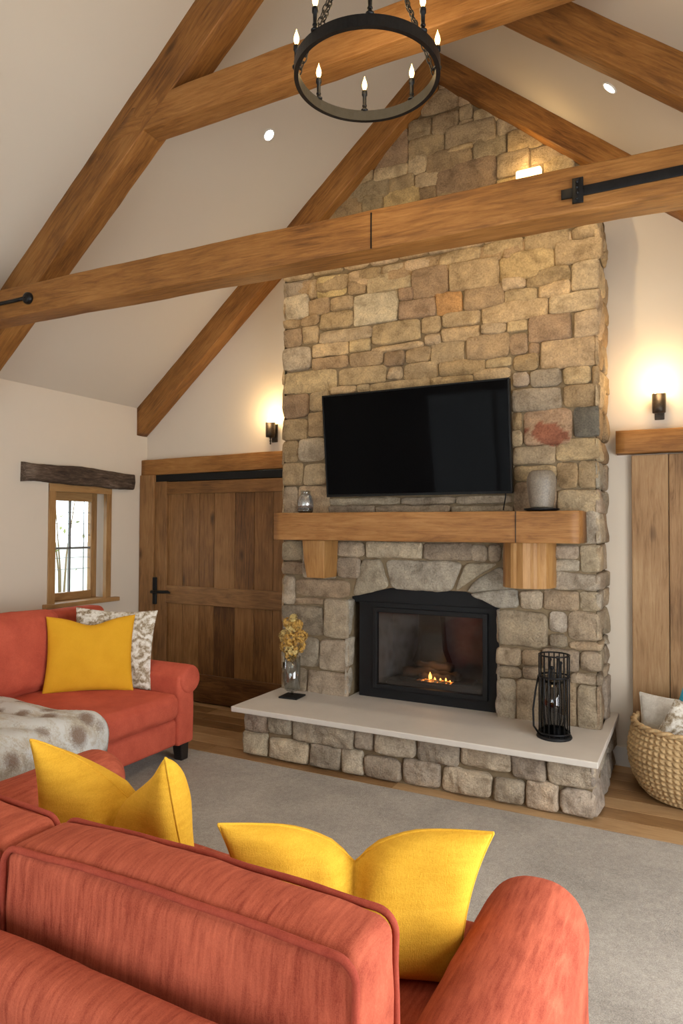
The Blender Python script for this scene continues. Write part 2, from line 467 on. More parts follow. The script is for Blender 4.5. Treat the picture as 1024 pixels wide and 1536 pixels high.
# right wall with a wide glazed opening beside the room (out of the picture, the daylight comes from it)
GY0, GY1, GZ0, GZ1 = .3, 3.3, .25, 2.25
mb = MB()
mb.box(XR, XR+T, YF-.15, GY0, 0, EAVE+.05, r=0); mb.box(XR, XR+T, GY1, YB+.15, 0, EAVE+.05, r=0)
mb.box(XR, XR+T, GY0, GY1, 0, GZ0, r=0); mb.box(XR, XR+T, GY0, GY1, GZ1, EAVE+.05, r=0)
struct(mb.build('wall_right', M['wall']), 'plaster wall with a wide window facing the sofas', 'wall')
FX0, FX1, FZ0, FZ1 = -3.9, .6, .3, 2.4
mb = MB()
mb.box(XL, FX0, YF-T, YF, 0, EAVE+.05, r=0); mb.box(FX1, XR, YF-T, YF, 0, EAVE+.05, r=0)
mb.box(FX0, FX1, YF-T, YF, 0, FZ0, r=0); mb.box(FX0, FX1, YF-T, YF, FZ1, EAVE+.05, r=0)
mb.prism([(XL, EAVE+.05), (XR, EAVE+.05), (XM, APEX+.05)], lambda a, b, d: (a, d, b), YF-T, YF)
struct(mb.build('wall_front', M['wall']), 'plaster gable wall behind the near sofa', 'wall')
mb = MB()
mb.prism([(XL, 0), (XR, 0), (XR, EAVE), (XM, APEX), (XL, EAVE)], lambda a, b, d: (a, d, b), YB, YB+.15)
struct(mb.build('wall_back', M['wall']), 'cream plaster gable wall behind the stone chimney', 'wall')
mb = MB()
for sx in (-1, 1):
    xe = XL if sx < 0 else XR
    xo = xe+sx*.3
    zo = EAVE-SL*.3
    mb.prism([(xo, zo), (XM, APEX), (XM, APEX+.16), (xo, zo+.16)], lambda a, b, d: (a, d, b), YF-.15, YB+.15)
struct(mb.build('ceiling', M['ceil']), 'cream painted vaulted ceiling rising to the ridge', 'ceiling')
mb = MB()
mb.box(XC1, -.395, YB-.016, YB, 0, .13, r=.003)
struct(mb.build('baseboard_back', M['skirt']), 'short white skirting board between chimney and plank door', 'baseboard')

# ---- windows out of the picture: at the front added fill, at the right daylight
def big_window(name, axis, pos, a0, a1, z0, z1, label, energy, color, tgt):
    w = thing(name, ((pos, (a0+a1)/2, z0) if axis == 0 else ((a0+a1)/2, pos, z0)), label, 'window', kind='structure')
    mbf = MB(); mbg = MB()
    d = .06
    def bx(mb_, p0, p1, q0, q1, t=.06, r=.004):
        if axis == 0: mb_.box(pos+.08, pos+.08+t, p0, p1, q0, q1, 1, r)
        else: mb_.box(p0, p1, pos-.08-t, pos-.08, q0, q1, 0, r)
    bx(mbf, a0, a1, z0, z0+d); bx(mbf, a0, a1, z1-d, z1)
    k = 4
    for i in range(k+1):
        c = a0+d/2+(a1-a0-d)*i/k; bx(mbf, c-d/2, c+d/2, z0+d, z1-d)
    mbf.build('window_frame', M['winframe'], w)
    for i in range(k):
        c0 = a0+d/2+(a1-a0-d)*i/k+d/2; c1 = a0+d/2+(a1-a0-d)*(i+1)/k-d/2
        g = MB()
        if axis == 0: g.box(pos+.105, pos+.111, c0, c1, z0+d, z1-d, r=0)
        else: g.box(c0, c1, pos-.111, pos-.105, z0+d, z1-d, r=0)
        g.build('window_pane', M['glass'], w)
    loc = ((pos+.03, (a0+a1)/2, (z0+z1)/2) if axis == 0 else ((a0+a1)/2, pos-.03, (z0+z1)/2))
    lamp('window_light', 'AREA', loc, w, energy, color, shape='RECTANGLE', size=(a1-a0)*.95, size_y=(z1-z0)*.95, target=tgt)  # daylight in the right window, added fill in the front one
    return w
big_window('window_2', 0, XR, GY0, GY1, GZ0, GZ1, 'wide oak framed window in the right wall', 108, (.97, .985, 1.0), (XR-3, (GY0+GY1)/2, (GZ0+GZ1)/2))
big_window('window_3_fill', 1, YF, FX0, FX1, FZ0, FZ1, 'added unseen window behind the near sofa, holding a fill light', 11, (1.0, .97, .92), ((FX0+FX1)/2, YF+3, (FZ0+FZ1)/2))  # unseen window, added to give soft fill from behind the camera

# ---- small window in the left wall
w1 = thing('window_1', (XL, (WY0+WY1)/2, WZ0), 'small oak casement window with lattice panes in the left wall', 'window', kind='structure')
mb = MB()   # casing on the wall face, lining the opening
mb.box(XL-.03, XL+.012, 3.865, 3.935, WZ0, 1.955, 2, .003, .5)
mb.box(XL-.03, XL+.012, 4.485, 4.545, WZ0, 1.955, 2, .003, .45)
mb.box(XL-.031, XL+.014, 3.865, 4.545, 1.90, 1.965, 1, .003, .55)
mb.build('window_casing', M['winframe'], w1)
mb = MB(); mb.box(XL-.20, XL+.05, 3.82, 4.62, .925, .962, 1, .005, .6); mb.build('window_sill', M['winframe'], w1)
mb = MB()   # sash
sx0, sx1 = XL-.175, XL-.125
mb.box(sx0, sx1, 3.93, 3.99, .962, 1.93, 2, .004, .5); mb.box(sx0, sx1, 4.435, 4.50, .962, 1.93, 2, .004, .4)
mb.box(sx0, sx1, 3.98, 4.445, .962, 1.03, 1, .004, .5); mb.box(sx0, sx1, 3.98, 4.445, 1.83, 1.93, 1, .004, .55)
mb.build('window_sash', M['winframe'], w1)
mb = MB(); mb.box(XL-.153, XL-.147, 3.985, 4.44, 1.025, 1.835, r=0); mb.build('window_pane', M['glass'], w1)
mb = MB()
for yy in (4.2125,): mb.box(XL-.16, XL-.14, yy-.009, yy+.009, 1.025, 1.835, 2, .002)
for zz in (1.415,): mb.box(XL-.16, XL-.14, 3.985, 4.44, zz-.009, zz+.009, 1, .002)
for yy in (4.37,): mb.box(XL-.154, XL-.146, yy-.002, yy+.002, 1.025, 1.835, 2, 0)
for zz in (1.23, 1.33, 1.53, 1.63, 1.73): mb.box(XL-.154, XL-.146, 3.985, 4.44, zz-.002, zz+.002, 1, 0)
mb.build('glazing_bar', M['lead'], w1)

# ---- weathered timber lintel over the window
mb = MB()
a = on(39, 708, 0, XL+.05); b = on(196, 722, 0, XL+.05)
mb.timber((XL+.0, 3.60, 2.045), (XL+.0, 4.775, 2.022), .13, .145, rough=.016, r=.02, tint=.5)
tag(mb.build('trim_1', M['oldwood']), 'dark weathered timber lintel above the small window', 'lintel', kind='structure')

# ================================================================== left door
LY = 4.93
a = on(219, 689, 1, LY); b = on(219, 712.5, 1, LY); c = on(419, 676, 1, LY); d = on(419, 705.5, 1, LY)
mb = MB()
mb.timber((XL, LY+.045, 2.175), (-2.9, LY+.045, 2.19), .10, .15, rough=.004, r=.008, tint=.55)
struct(mb.build('trim_2', M['beam']), 'oak lintel beam over the closed door left of the chimney', 'lintel')
d1 = thing('door_1', (-3.9, 4.95, 0), 'closed oak plank door with black lever handle left of the chimney', 'door', kind='structure')
mb = MB(); mb.box(XL+.005, -4.58, 4.90, 5.0, 0, 2.10, 2, .006, .5); mb.build('door_frame', M['doortrim'], d1)
mb = MB(); mb.box(-4.575, -2.9, 4.93, 4.998, 2.035, 2.103, 0, .003); mb.build('door_track', M['black'], d1)
mb = MB(); mb.box(-4.578, -4.435, 4.925, 4.975, .012, 2.035, 2, .005, .45); mb.build('door_stile', M['door_light'] if 0 else M['doortrim'], d1)
mb = MB()
for (x0, x1, z0, z1, t) in ((-4.436, -2.92, 1.915, 2.03, .5), (-4.436, -2.92, .89, 1.055, .45), (-4.436, -2.92, .012, .262, .3)):
    m_ = MB(); m_.box(x0, x1, 4.928, 4.97, z0, z1, 0, .005, t)
    m_.build('door_rail', M['doortrim'] if z1 < 1.5 and z1 > .5 else M['door'], d1)
xs = [-4.436, -4.254, -4.06, -3.888, -3.656, -3.447, -3.25, -3.06, -2.92]
for (z0, z1) in ((1.055, 1.915), (.262, .89)):
    for i in range(len(xs)-1):
        mb.box(xs[i]+.002, xs[i+1]-.002, 4.948, 4.97, z0-.01, z1+.01, 2, .004, random.uniform(.25, .75))
mb.build('door_plank', M['door'], d1)
hd = MB()
hd.box(-4.592, -4.537, 4.905, 4.926, .872, 1.129, 2, .01, seg=3)
h = hd.build('lock_plate', M['black'], d1)
hd = MB()
hd.tube([(-4.565, 4.92, .99), (-4.565, 4.875, .99)], .013, 12)
hd.tube([(-4.567, 4.872, .992), (-4.52, 4.868, .992), (-4.44, 4.868, .996), (-4.36, 4.87, 1.0), (-4.335, 4.872, .992)], [.014, .013, .015, .014, .006], 12)
hd.build('lever_handle', M['black'], d1)

# ================================================================== right door (sliding plank door)
mb = MB()
mb.timber((-.478, LY+.03, 2.185), (1.2, LY+.03, 2.185), .12, .155, rough=.004, r=.008, tint=.5)
struct(mb.build('trim_3', M['beam']), 'oak lintel beam over the plank door right of the chimney', 'lintel')
d2 = thing('door_2', (.2, 4.95, 0), 'tall oak plank door behind the woven basket', 'door', kind='structure')
for i, (x0, x1) in enumerate(((-.385, -.162), (-.158, .06), (.064, .29), (.294, .51), (.514, .73))):
    m_ = MB(); m_.box(x0, x1, 4.945, 4.985, .012, 2.098, 2, .005, (.62, .42, .55, .5, .6)[i]); m_.build('door_plank', M['door_light'], d2)

# ================================================================== CHIMNEY
TAN = [(.42, .315, .185), (.46, .35, .205), (.38, .275, .155), (.50, .395, .25), (.35, .255, .15), (.44, .34, .22)]
GREY = [(.36, .295, .215), (.40, .335, .25), (.315, .26, .195), (.43, .36, .26), (.36, .275, .185), (.40, .35, .28)]
def jit(c, a=.12):
    c = (c[0], c[1]*.945, c[2]*.90); k = 1+random.uniform(-a, a); return tuple(max(0, min(1, x*k*(1+random.uniform(-.018, .018)))) for x in c)
def grid_steps(L_, r, cell):
    """parameter values -1..1, dense at both edges"""
    e = min(.8, 2*r/L_); e1 = [-1, -1+e*.06, -1+e*.25, -1+e*.55, -1+e]
    n = max(1, int((L_-2*r)/cell)); mid = [-1+e+(2-2*e)*i/n for i in range(1, n)]
    return e1+mid+[-x for x in e1[::-1]]
def stone(mb, quad, fn, depth=.030, col=(.4, .3, .2), r=.013, gap=.0030, cell=.02, rough=1.0):
    """rock-faced stone on a 2D quad TL,TR,BR,BL; fn(a,b,d) puts it on its wall"""
    q = [Vector((p[0], p[1])) for p in quad]; c = sum(q, Vector((0, 0)))/4
    w = ((q[1]-q[0]).length+(q[2]-q[3]).length)/2; h = ((q[3]-q[0]).length+(q[2]-q[1]).length)/2
    if w < .02 or h < .02: return
    for i in range(4):   # mortar gap
        dx = q[i]-c
        q[i] = c+Vector((dx.x*(1-2*gap/w), dx.y*(1-2*gap/h)))+Vector((random.uniform(-.003, .003), random.uniform(-.003, .003)))
    r = min(r, w*.3, h*.3)
    us = grid_steps(w, r, cell); vs_ = grid_steps(h, r, cell)
    off = Vector((random.uniform(0, 90), random.uniform(0, 90), random.uniform(0, 90)))
    pl = [(random.uniform(-.022, .022), random.uniform(-.020, .020), random.uniform(0, .009)) for _ in range(4)]
    dp = depth+random.uniform(-.006, .008)
    V = []; n = len(us); mm = len(vs_)
    cr_ = random.uniform(.006, .016); kx = min(.4, cr_/w*2); ky = min(.4, cr_/h*2)
    for v in vs_:
        for u in us:
            uu = u*(1-kx*abs(v)**9); vv = v*(1-ky*abs(u)**9)
            s = (uu+1)/2; t = (vv+1)/2
            p = (q[3]*(1-s)+q[2]*s)*(1-t)+(q[0]*(1-s)+q[1]*s)*t
            wob = noise.noise(Vector((p.x*9, p.y*9, 3))+off)*.007+noise.noise(Vector((p.x*28, p.y*28, 3))+off)*.003
            edge = max(abs(u), abs(v))**4
            p = p+Vector((wob*edge*(1 if abs(u) > .5 else .4), wob*edge))
            dd = min((1-abs(u))*w/2, (1-abs(v))*h/2)
            k = min(dd/r, 1); pr = math.sqrt(max(0, 1-(1-k)**2))
            a = noise.noise(Vector((p.x*5, p.y*5, 0))+off)*.014
            b = noise.noise(Vector((p.x*16, p.y*16, 5))+off)*.008+noise.noise(Vector((p.x*40, p.y*40, 9))+off)*.004
            fc = min(q_[0]*u+q_[1]*v+q_[2] for q_ in pl)
            d_ = .004+(dp-.004)*pr+((a*.6+b)*rough*(.4+.6*k)+fc)*pr
            d_ = max(d_, .004-.022*(1-pr))
            V.append(fn(p.x, p.y, d_))
    fs = []
    for j in range(mm-1):
        for i in range(n-1): fs.append((j*n+i, j*n+i+1, (j+1)*n+i+1, (j+1)*n+i))
    mb.add(V, fs, col=col)

face = lambda a, b, d: Vector((a, YC+.03-d, b))       # breast face
gab = lambda a, b, d: Vector((a, YG+.03-d, b))
flank = lambda a, b, d: Vector((XC1-.03+d, a, b))
flankL = lambda a, b, d: Vector((XC0+.03-d, a, b))
def prect(x0, x1, y0, y1, yp):
    xm, ym = (x0+x1)/2, (y0+y1)/2
    xa = on(x0, ym, 1, yp).x; xb = on(x1, ym, 1, yp).x
    zt = on(xm, y0, 1, yp).z; zb = on(xm, y1, 1, yp).z
    return [(xa, zt), (xb, zt), (xb, zb), (xa, zb)]

cb = thing('chimney_breast', ((XC0+XC1)/2, YC, 0), 'tall rubble stone chimney breast rising to the rafters', 'chimney')
OX0, OX1, OZ = -2.292, -1.19, 1.075   # fire opening, springing height
AX0, AX1, AZ = -1.965, -1.40, 1.16    # flat of the arch
YI = 4.60                             # plane of the stove front
mb = MB()
fx = lambda a, b, d: (a, d, b)
mb.prism([(XC0+.03, .01), (OX0-.02, .01), (OX0-.02, 1.4), (XC0+.03, 1.4)], fx, YC+.03, YB)
mb.prism([(OX1+.02, .01), (XC1-.03, .01), (XC1-.03, 1.4), (OX1+.02, 1.4)], fx, YC+.03, YB)
mb.prism([(OX0-.02, OZ+.01), (AX0, AZ+.01), (AX1, AZ+.01), (OX1+.02, OZ+.01), (OX1+.02, 1.4), (OX0-.02, 1.4)], fx, YC+.03, YB)
mb.prism([(XC0+.03, 1.4), (XC1-.03, 1.4), (XC1-.03, 3.66), (XC0+.03, 3.66)], fx, YC+.03, YB)
mb.prism([(XC0+.03, 3.66), (XC1-.03, 3.66), (XC1-.03, roof_z(XC1)-.02), (XM, APEX-.02), (XC0+.03, roof_z(XC0)-.02)], fx, YG+.03, YB)
mb.build('mortar_core', M['mortar'], cb)

mb = MB()
# --- upper breast, read course by course: x0,x1,y0,y1 in the course sheet (origin 410,320, 2.008 px)
UP = """30 103 203 250 g|105 127 197 255|127 215 185 250 y|218 322 165 200|220 275 200 243|278 410 175 235|325 390 150 178|393 490 130 165|412 523 157 250 b|497 623 105 150
527 677 137 227|628 750 78 132|753 890 48 110|680 845 110 192 y|847 990 75 148|895 1003 30 72|27 102 245 318 p|103 165 256 303|167 236 247 290|238 373 235 330 p
374 420 222 260 b|375 485 255 315 b|487 567 232 303 o|571 692 210 285|686 758 190 227|694 793 222 268|760 892 160 213|796 893 200 248|895 1003 138 225|828 1003 230 295
623 826 260 325|30 75 318 345|78 135 306 336|137 235 292 346|504 620 292 340|442 502 308 360|293 440 322 390|30 82 347 400 b|83 132 337 390|135 295 346 385
504 620 338 383|622 698 325 362|700 762 317 357|765 897 300 382 b|902 1003 287 368|28 110 402 473 p|114 222 387 430|225 290 376 416|294 450 390 412|452 503 360 394
472 570 382 450|576 706 360 436|708 762 360 425 b|764 800 386 425 b|803 1003 370 463|113 222 431 468|227 326 414 460|329 393 412 460 b|395 471 400 448|28 186 472 540
191 337 461 516|340 388 458 500|390 491 448 500|495 635 440 486|637 715 431 462|718 798 422 474|770 866 466 521 g|870 956 458 513|958 1003 455 511|28 103 545 615 b
105 165 535 596|172 245 518 545|248 285 513 537|287 468 503 532|470 596 487 518|598 712 466 500|716 768 477 522 g|716 866 524 595 g|869 1003 513 582|28 100 618 683
102 150 598 672|714 748 598 650|714 748 652 700|750 900 588 697 r|902 1003 580 672 d|20 72 685 750|73 150 677 745 p|720 847 700 755|849 1003 675 743|18 85 750 820
87 160 755 818|722 850 757 806|852 913 748 828|915 1003 743 828|18 70 822 905 |72 165 820 905|722 850 808 905 b|852 1003 830 905|165 380 856 878 g|382 545 854 878 g
548 715 849 876 g|165 300 880 905 g|302 530 878 905 g|533 718 878 905 g
150 330 548 600|332 520 535 600|522 712 520 600|155 260 604 670|262 470 604 670|472 600 604 670|602 712 604 670|155 360 674 740|362 540 674 740|542 712 674 740|160 280 744 800|282 480 744 800|482 640 744 800|642 712 744 800|160 420 804 850|422 712 804 846"""
SPEC = {'g': (.37, .305, .225), 'b': (.30, .215, .135), 'y': (.52, .40, .20), 'p': (.50, .42, .30), 'o': (.44, .25, .11), 'd': (.17, .155, .13), 'r': (.40, .27, .17)}
corner = []
for s_ in UP.replace('\n', '|').split('|'):
    t_ = s_.split()
    if len(t_) < 4: continue
    x0, x1, y0, y1 = [float(k) for k in t_[:4]]
    # neighbouring readings leave wide gaps: let every stone grow to a thin joint
    q = prect(410+(x0-1.5)/2.008, 410+(x1+1.5)/2.008, 320+(y0-1.5)/2.008, 320+(y1+1.5)/2.008, YC)
    if x1 >= 1000: q[1] = (XC1, q[1][1]); q[2] = (XC1, q[2][1]); corner.append((q[2][1], q[1][1]))
    if x0 <= 30: q[0] = (XC0, q[0][1]); q[3] = (XC0, q[3][1])
    c = SPEC[t_[4]] if len(t_) > 4 else random.choice(TAN)
    if q[0][1] < 1.95: c = tuple(.6*a+.4*b for a, b in zip(c, random.choice(GREY)))
    stone(mb, q, face, col=jit(c), cell=.018)
# hidden courses behind the tie beam, up to the shoulders
zz = 3.44
for k, (za, zb) in enumerate(((3.40, 3.53), (3.535, 3.66))):
    x = XC0
    while x < XC1-.02:
        w = min(random.uniform(.2, .42), XC1-x)
        if k == 1 or x < XC1-.25: stone(mb, [(x, zb), (x+w, zb), (x+w, za), (x, za)], face, depth=.025 if k == 0 else .035, col=jit(random.choice(TAN)), cell=.03)
        if x+w > XC1-.05: corner.append((za, zb))
        x += w
# red stain patch on one stone
# --- lower breast (photo px)
LOW = [(417, 452, 812, 841), (454, 503, 812, 868), (503, 545, 812, 835), (416, 456, 842, 862), (416, 441, 864, 906), (441, 522, 869, 896), (503, 539, 836, 868), (442, 482, 896, 907),
       (416, 482, 908, 953), (483, 521, 898, 958), (416, 477, 955, 999), (478, 521, 960, 1007), (416, 458, 1001, 1040), (459, 521, 1008, 1050),
       (547, 632, 812, 838), (633, 708, 814, 841), (703, 730, 817, 843), (731, 751, 817, 843), (752, 827, 818, 884),
       (828, 867, 818, 839), (828, 867, 840, 858), (869, 894, 817, 858), (828, 894, 860, 886), (874, 894, 764, 816), (778, 813, 886, 915), (814, 867, 886, 916), (869, 895, 887, 917),
       (743, 821, 916, 971), (822, 850, 918, 950), (822, 850, 951, 972), (851, 895, 918, 962), (851, 895, 963, 976), (743, 781, 972, 998), (782, 811, 976, 999), (812, 868, 974, 1007), (869, 896, 977, 1009),
       (743, 781, 1000, 1017), (782, 810, 1000, 1020), (853, 895, 1010, 1028), (743, 772, 1019, 1082), (773, 811, 1021, 1087), (812, 863, 1009, 1090), (864, 897, 1029, 1096),
       (412, 480, 768, 811), (482, 560, 768, 811), (562, 660, 768, 811), (662, 760, 768, 811), (762, 872, 768, 811)]
for (x0, x1, y0, y1) in LOW:
    q = prect(x0-.6, x1+.6, y0-.6, y1+.6, YC)
    if x1 >= 893: q[1] = (XC1, q[1][1]); q[2] = (XC1, q[2][1]); corner.append((q[2][1], q[1][1]))
    if x0 <= 417: q[0] = (XC0, q[0][1]); q[3] = (XC0, q[3][1])
    c = random.choice(GREY) if x0 < 720 else random.choice(GREY+[(.40, .33, .235)]*3)
    stone(mb, q, face, col=jit(c), cell=.014, r=.017)
def pq(pts): return [(on(u, v, 1, YC).x, on(u, v, 1, YC).z) for u, v in pts]
stone(mb, pq([(541, 838), (570, 838), (583, 883), (524, 896)]), face, col=(.36, .30, .215), cell=.014, r=.018)
stone(mb, pq([(574, 839), (694, 843), (675, 890), (585, 884)]), face, col=(.38, .325, .25), cell=.014, r=.018)
stone(mb, pq([(696, 843), (748, 845), (711, 868), (679, 890)]), face, col=(.37, .31, .22), cell=.014, r=.018)
stone(mb, pq([(711, 870), (752, 846), (777, 884), (697, 890)]), face, col=(.35, .31, .245), cell=.014, r=.018)
stone(mb, pq([(699, 889), (777, 882), (777, 914), (744, 912)]), face, col=(.36, .32, .26), cell=.014, r=.018, depth=.033)
# reveals of the fire opening
for (z0, z1) in ((.36, .56), (.565, .79), (.795, 1.07)):
    stone(mb, [(YC+.0, z1), (YI+.02, z1), (YI+.02, z0), (YC+.0, z0)], lambda a, b, d: Vector((OX0-.03+d, a, b)), col=jit((.40, .36, .30)), cell=.02, depth=.03)
    stone(mb, [(YC+.0, z1), (YI+.02, z1), (YI+.02, z0), (YC+.0, z0)], lambda a, b, d: Vector((OX1+.03-d, a, b)), col=jit((.36, .32, .26)), cell=.02, depth=.03)
# flanks follow the corner stones
for (z0, z1) in corner:
    if z1 > z0:
        ym = random.uniform(4.72, 4.82)
        stone(mb, [(YC, z1), (ym, z1), (ym, z0), (YC, z0)], flank, col=jit(random.choice(TAN if z0 > 2 else GREY)), cell=.03)
        stone(mb, [(ym, z1), (YB-.01, z1), (YB-.01, z0), (ym, z0)], flank, col=jit(random.choice(TAN if z0 > 2 else GREY)), cell=.03)
z = .36
while z < 3.6:
    h = random.uniform(.13, .24); z1 = min(z+h, 3.66); ym = random.uniform(4.68, 4.82)
    stone(mb, [(YC, z1), (ym, z1), (ym, z), (YC, z)], flankL, col=jit(random.choice(TAN)), cell=.04)
    stone(mb, [(ym, z1), (YB-.01, z1), (YB-.01, z), (ym, z)], flankL, col=jit(random.choice(TAN)), cell=.04)
    z = z1
# shoulders
x = XC0
while x < XC1-.01:
    w = min(random.uniform(.25, .45), XC1-x)
    stone(mb, [(x, YC), (x+w, YC), (x+w, YG), (x, YG)], lambda a, b, d: Vector((a, b, 3.63+d)), col=jit(random.choice(TAN)), cell=.04); x += w
# --- gable stones (origin 420,90, 2.048 px)
GB = """485 528 55 87|430 545 88 156|547 597 90 132|592 680 140 190|548 590 134 180|465 546 158 222|548 590 182 200|392 463 180 240|505 660 190 258|662 742 166 222|697 808 206 270|285 390 200 325 b|393 500 228 293|505 590 260 276|592 690 228 296
447 585 268 335|767 885 256 308|664 765 275 350|390 445 290 346|195 282 300 380|285 388 322 362|808 905 290 340|766 806 310 345|478 662 306 398 b|412 493 340 385|330 410 352 398|192 330 366 430|426 478 385 425|662 800 350 400 y|545 660 400 430|250 313 408 466|316 425 392 447 y|152 195 388 442|110 247 432 498|480 543 400 440|430 478 428 470|316 428 449 500
250 314 468 520|880 960 330 380|806 880 342 390|662 760 402 440|545 660 432 470|110 250 500 560|60 108 450 540|802 960 392 430|762 800 402 440|430 545 472 520|662 960 442 480"""
for s_ in GB.replace('\n', '|').split('|'):
    t_ = s_.split()
    x0, x1, y0, y1 = [float(k) for k in t_[:4]]
    q = prect(420+(x0-2)/2.048, 420+(x1+2)/2.048, 90+(y0-2)/2.048, 90+(y1+2)/2.048, YG)
    c = SPEC[t_[4]] if len(t_) > 4 else random.choice(TAN+[(.36, .28, .175)]*3)
    stone(mb, q, gab, col=jit(c), cell=.024)
rc = on(824, 652, 1, YC)      # rusty stain across one stone
for i_, v_ in enumerate(mb.v):
    if abs(v_.y-YC) < .06:
        e_ = ((v_.x-rc.x)/.15)**2+((v_.z-rc.z+.2*(v_.x-rc.x))/.075)**2+.9*noise.noise(v_*14)
        if e_ < .85 and -.165 < v_.x-rc.x < .125 and abs(v_.z-rc.z) < .11: mb.co[i_] = (.30, .115, .065)
mb.build('stonework', M['stone'], cb)
# ================================================================== HEARTH
YH, YS = 3.97, 3.885
ht = thing('hearth', (-1.7, YH, 0), 'raised stone hearth with pale slab in front of the fire', 'hearth')
mb = MB(); mb.box(-2.83, -.52, YH+.03, YC+.06, 0, .315, r=0)
mb.box(XC1-.05, -.52, YC, YB-.002, 0, .315, r=0)
mb.build('mortar_core', M['mortar'], ht)
mb = MB()
HB = [(42, 108, 115, 159), (109, 169, 121, 174), (170, 331, 130, 200), (331, 383, 164, 210), (381, 491, 172, 234), (491, 605, 188, 250), (606, 740, 206, 277), (740, 832, 224, 299), (833, 952, 237, 311),
      (40, 105, 159, 222), (105, 211, 171, 244), (212, 297, 194, 257), (297, 355, 202, 272), (356, 455, 212, 295), (453, 553, 236, 314), (556, 689, 252, 334), (689, 774, 278, 354), (775, 866, 296, 370), (864, 952, 311, 386)]
hf = lambda a, b, d: Vector((a, YH+.03-d, b))
rows_ = {0: [], 1: []}
for i, (x0, x1, y0, y1) in enumerate(HB):
    q = prect(340+x0/1.7356, 340+x1/1.7356, 1010+y0/1.7356, 1010+y1/1.7356, YH)
    xa, xb = q[0][0], q[1][0]
    if i in (0, 9): xa = -2.855
    if i in (8, 18): xb = -.495
    mid = .165+.012*math.sin(i*2.3)
    z0, z1 = (mid, .315) if i < 9 else (.004, mid)
    rows_[0 if i < 9 else 1].append((xa, xb, z0, z1))
for rr in rows_.values():
    for i in range(len(rr)-1):
        m_ = (rr[i][1]+rr[i+1][0])/2
        rr[i] = (rr[i][0], m_, *rr[i][2:]); rr[i+1] = (m_, *rr[i+1][1:])
    for (xa, xb, z0, z1) in rr:
        k_ = random.uniform(-.012, .012)
        stone(mb, [(xa+k_, z1), (xb+k_*.5, z1), (xb-k_*.5, z0), (xa, z0)], hf, col=jit(random.choice([(.38, .325, .255), (.43, .375, .30), (.33, .28, .22), (.46, .39, .29)])), cell=.012, r=.02, depth=.045, rough=1.5)
for (z0, z1) in ((.004, .165), (.165, .315)):
    for (ya, yb) in ((YH, 4.28), (4.28, 4.62), (4.62, YB-.01)):
        stone(mb, [(ya, z1), (yb, z1), (yb, z0), (ya, z0)], lambda a, b, d: Vector((-.525+d, a, b)), col=jit((.38, .34, .285)), cell=.02, r=.02)
    for (ya, yb) in ((YH, 4.22), (4.22, YC)):
        stone(mb, [(ya, z1), (yb, z1), (yb, z0), (ya, z0)], lambda a, b, d: Vector((-2.825-d, a, b)), col=jit((.38, .34, .285)), cell=.02, r=.02)
mb.build('stone_base', M['stone'], ht)
mb = MB()
mb.box(-2.895, -.475, YS, YC+.03, .315, .352, r=.006, seg=3)
mb.box(XC1-.01, -.475, YC+.02, YB-.003, .315, .352, r=.006)
mb.box(OX0-.005, OX1+.005, YC+.02, YI+.1, .318, .352, r=0)
mb.build('hearth_slab', M['slab'], ht)

# ================================================================== MANTEL
mt_ = thing('mantel_shelf', (-1.7, 4.3, 1.5), 'thick oak beam mantel shelf across the chimney', 'mantel')
mb = MB(); mb.timber((-2.755, 4.36, 1.6115), (-.613, 4.36, 1.6115), .32, .197, rough=.003, r=.006, tint=.5)
mbm = mb.build('mantel_beam', M['mantel'], mt_)
mb = MB(); xj = on(773, 790, 1, 4.2).x; mb.box(xj-.002, xj+.002, 4.1975, 4.21, 1.516, 1.707, r=0); mb.build('shake', M['iron'], mbm)
mb = MB()
def wedge(mb, x0, x1, y0, y1, z0, z1, bx, by):
    """bracket narrowing to the bottom: bx each side, by at the front"""
    V = []; 
    for t in (0, .5, .82, 1):
        z = z1+(z0-z1)*t; k = t**1.5
        V += [(x0+bx*k, y0+by*k, z), (x1-bx*.4*k, y0+by*k, z), (x1-bx*.4*k, y1, z), (x0+bx*k, y1, z)]
    fs = [(3, 2, 1, 0), (12, 13, 14, 15)]
    for j in range(3):
        for i in range(4): fs.append((j*4+i, j*4+(i+1) % 4, j*4+4+(i+1) % 4, j*4+4+i))
    bm = bmesh.new(); vv = [bm.verts.new(p) for p in V]
    for f in fs: bm.faces.new([vv[i] for i in f])
    bmesh.ops.recalc_face_normals(bm, faces=bm.faces); bmesh.ops.bevel(bm, geom=[e for e in bm.edges if e.calc_face_angle(0) > .5], offset=.006, segments=2, profile=.5, affect='EDGES')
    mb.frombm(bm, 2, .5, smooth=False)
wedge(mb, -2.572, -2.385, 4.30, YC+.02, 1.235, 1.512, .03, .02)
tag(mb.build('corbel', M['corbel'], mt_), 'tapered oak corbel block', None)
mb = MB()
c_ = Vector((-.962, 4.47)); R_ = .175
pts = []
for i in range(25):
    a = PI+PI*i/24
    pts.append((c_.x+R_*.93*math.cos(a), c_.y+R_*1.0*math.sin(a)*(1+.03*math.sin(i*1.7))))
pts += [(c_.x+R_*.93, YC+.02), (c_.x-R_*.93, YC+.02)]
mb.prism(pts, lambda a, b, d: (a, b, d), 1.226, 1.512, 2, .6)
tag(mb.build('corbel', M['corbel'], mt_), 'half-round oak log corbel', None)

